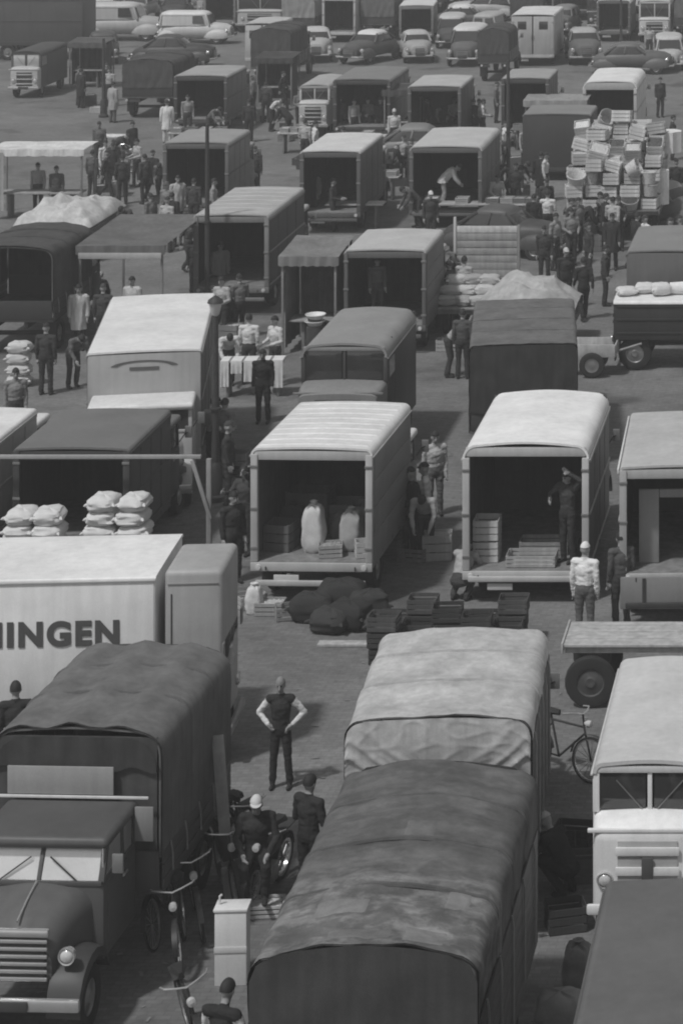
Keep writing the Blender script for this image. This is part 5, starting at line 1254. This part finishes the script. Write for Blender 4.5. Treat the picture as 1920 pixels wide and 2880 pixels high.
for i in range(7):
    sack(('plump','limp','torn','tall','flat','round','long')[i]+' pale sack in the heap below the box-laden wagon corner', -10.45+.38*(i % 4)+.1*(i//4), 81.8+.45*(i//4)*0, .0+.3*(i//4), .5, .4, .34, random.choice((.35,.5,.6)), random.uniform(-.4,.4))
for i in range(5):
    p = at(1255+14*i, 985-i*6); crate(('bleached','grey','brown-dark','battered','pale')[i]+' crate in the row before the flat-topped dark lorry', p.x, p.y, 0, .5, .4, .3, (.4,.2,.07,.15,.45)[i], .2*i)
# more trade in the far half of the market
stall('little stall with dark awning between the black hatch and the bright-post van', at(1130, 405).x, at(1130, 405).y, 1.5, 1.6, 2.1, .07, slope=.1)
stall('little stall with grey awning beside the dark canvas lorry of the far saloons', at(770, 300).x, at(770, 300).y, 1.6, 1.8, 2.1, .06, slope=.1, walls=True)
stall('plain stall with pale awning before the white rounded van', at(1560, 430).x, at(1560, 430).y, 2.4, 1.6, 2.0, .30, slope=.05)
rs = random.Random(23)
CL = [(268, 300, 'by the slim lamp post'), (330, 530, 'in the crowd past the thin white awning'), (430, 700, 'before the sign-strip stall'), (1600, 700, 'under the box-laden wagon'), (1700, 700, 'past the box-laden wagon'), (905, 470, 'before the bright-post van'), (655, 560, 'in the lane by the black-interior van'), (1120, 520, 'between the bright-post and broad vans'), (1410, 480, 'by the tall narrow dark van'), (1440, 330, 'at the tall narrow dark van'), (690, 330, 'at the corner behind the square'),
      (1230, 380, 'by the mid grey saloon'), (820, 380, 'before the small white-fronted lorry'), (1330, 400, 'beyond the broad van'), (440, 560, 'beside the grey-roofed hatch'), (1480, 560, 'by the pale sack heap'), (1850, 760, 'by the low grey-topped van'), (640, 950, 'in the lane by the trestle of white cloths'), (1290, 900, 'beside the heaped flat wagon'), (640, 1330, 'in the shaded lane by the ribbed-roof lorry'), (1190, 1560, 'in the lane between the open vans')]
KIND = [('black coat', .035), ('dark grey coat', .07), ('grey jacket', .16), ('pale jacket', .38), ('white shirt', .62)]
for cx_, cy_, where in CL:
    for i, (kn, v) in enumerate(rs.sample(KIND, 4 if cy_ < 800 else 3)):
        ps = rs.choice(('stand', 'walk', 'carry', 'stand', 'bend'))
        person(cx_+rs.uniform(-28, 28)+26*(i-1.5), cy_+rs.uniform(-16, 16), ps, rs.uniform(-180, 180), v, .04, 'person in %s %s %s' % (kn, {'walk': 'walking', 'carry': 'holding goods', 'bend': 'stooping'}.get(ps, 'standing'), where), rs.choice(('hair', 'hair', .05)), v if v < .05 else None)
    for i in range(2):
        p = at(cx_+rs.uniform(-60, 60), cy_+rs.uniform(-8, 20)); tv = rs.choice((('dark', .07), ('grey', .2), ('pale', .45)))
        crate('%s %s crate on the ground %s' % (('upright', 'flat')[i], tv[0], where), p.x, p.y, 0, .55, .42, (.5, .26)[i], tv[1], rs.uniform(-.5, .5), fill=rs.choice((None, .4)))
for i, (px, py, wd, v, where) in enumerate(((1060, 560, 1.6, .5, 'between bright-post and broad vans'), (700, 640, 1.2, .3, 'in the lane by the striped roof'), (1250, 480, 1.4, .35, 'behind the broad van'), (1460, 640, 1.4, .45, 'before the box-laden wagon'), (830, 430, 1.3, .5, 'past the small white-fronted lorry'), (1490, 420, 1.5, .2, 'at the squat black van'))):
    table(px, py, wd, v, ('short', 'narrow', 'low', 'plain', 'pale', 'rough')[i]+' trestle table with crates '+where, 3)
rs = random.Random(41)
for i, (px, py, w_, h_, v) in enumerate(((880, 1745, .8, .62, .04), (930, 1775, .7, .5, .05), (985, 1765, .8, .6, .035), (1035, 1745, .7, .66, .045), (960, 1730, .9, .8, .04), (1070, 1775, .6, .4, .06))):
    p = at(px, py); sack(('slumped','bulging','low','leaning','tall','small')[i]+' black sack in the dark heap behind the ribbed-roof lorry', p.x, p.y, 0, w_, .6, h_*.8, v, rs.uniform(-.6, .6))
for i, (px, py, v) in enumerate(((1565, 2420, .04), (1610, 2385, .05), (1590, 2610, .05), (1640, 2470, .12))):
    p = at(px, py); crate(('black','sooty','dark low','weathered')[i]+' crate in the clutter between pale canvas lorry and bright-nosed van', p.x, p.y, 0, .5, .4, .34, v, rs.uniform(-.6, .6))
for i in range(6):
    sack(('plump','flat','creased','folded','round','lopsided')[i]+' white bundle in the load on the black delivery van', -5.8+.44*i, 66.2+.25*(i % 2), 1.82, .5, .45, .20+.05*(i % 3), .6, rs.uniform(-.5, .5))
# mixed cargo in the ribbed-roof lorry
for i, (x, y, z, w_, d_, h_, v, lab) in enumerate(((-10.62, 48.2, .83, .5, .5, .5, .12, 'dark crate by the left post'), (-10.3, 49.3, .83, .8, .6, .8, .10, 'large dark box at the back'), (-9.7, 49.4, .83, .7, .6, .55, .22, 'grey box at the back'), (-9.2, 49.0, .83, .5, .5, .62, .30, 'pale box by the wall'), (-9.62, 47.75, .83, .42, .36, .24, .34, 'small filled tray near the sill'), (-9.05, 47.7, .83, .2, .3, .3, .5, 'small white carton near the sill'))):
    crate(lab.replace('left post', 'hinge post')+' inside the ribbed-roof lorry', x, y, z, w_, d_, h_, v, .1*i-.2, fill=.3 if 'filled' in lab else None)
# straw and paper trodden on the paving
b = MB(); rs = random.Random(3)
for k in range(420):
    px, py = rs.uniform(-60, 1980), rs.uniform(420, 2880); p = at(px, py)
    a = rs.uniform(0, PI); l_ = rs.uniform(.02, .07); w_ = rs.uniform(.008, .025); c, s_ = math.cos(a), math.sin(a)
    q = [(p.x+c*l_*i-s_*w_*j, p.y+s_*l_*i+c*w_*j, .006+.012*rs.random()) for i, j in ((-1,-1),(1,-1),(1,1),(-1,1))]
    b.bm.faces.new([b.bm.verts.new(v) for v in q])
o = P('litter', b, cloth(.22), None); o['kind'] = 'stuff'
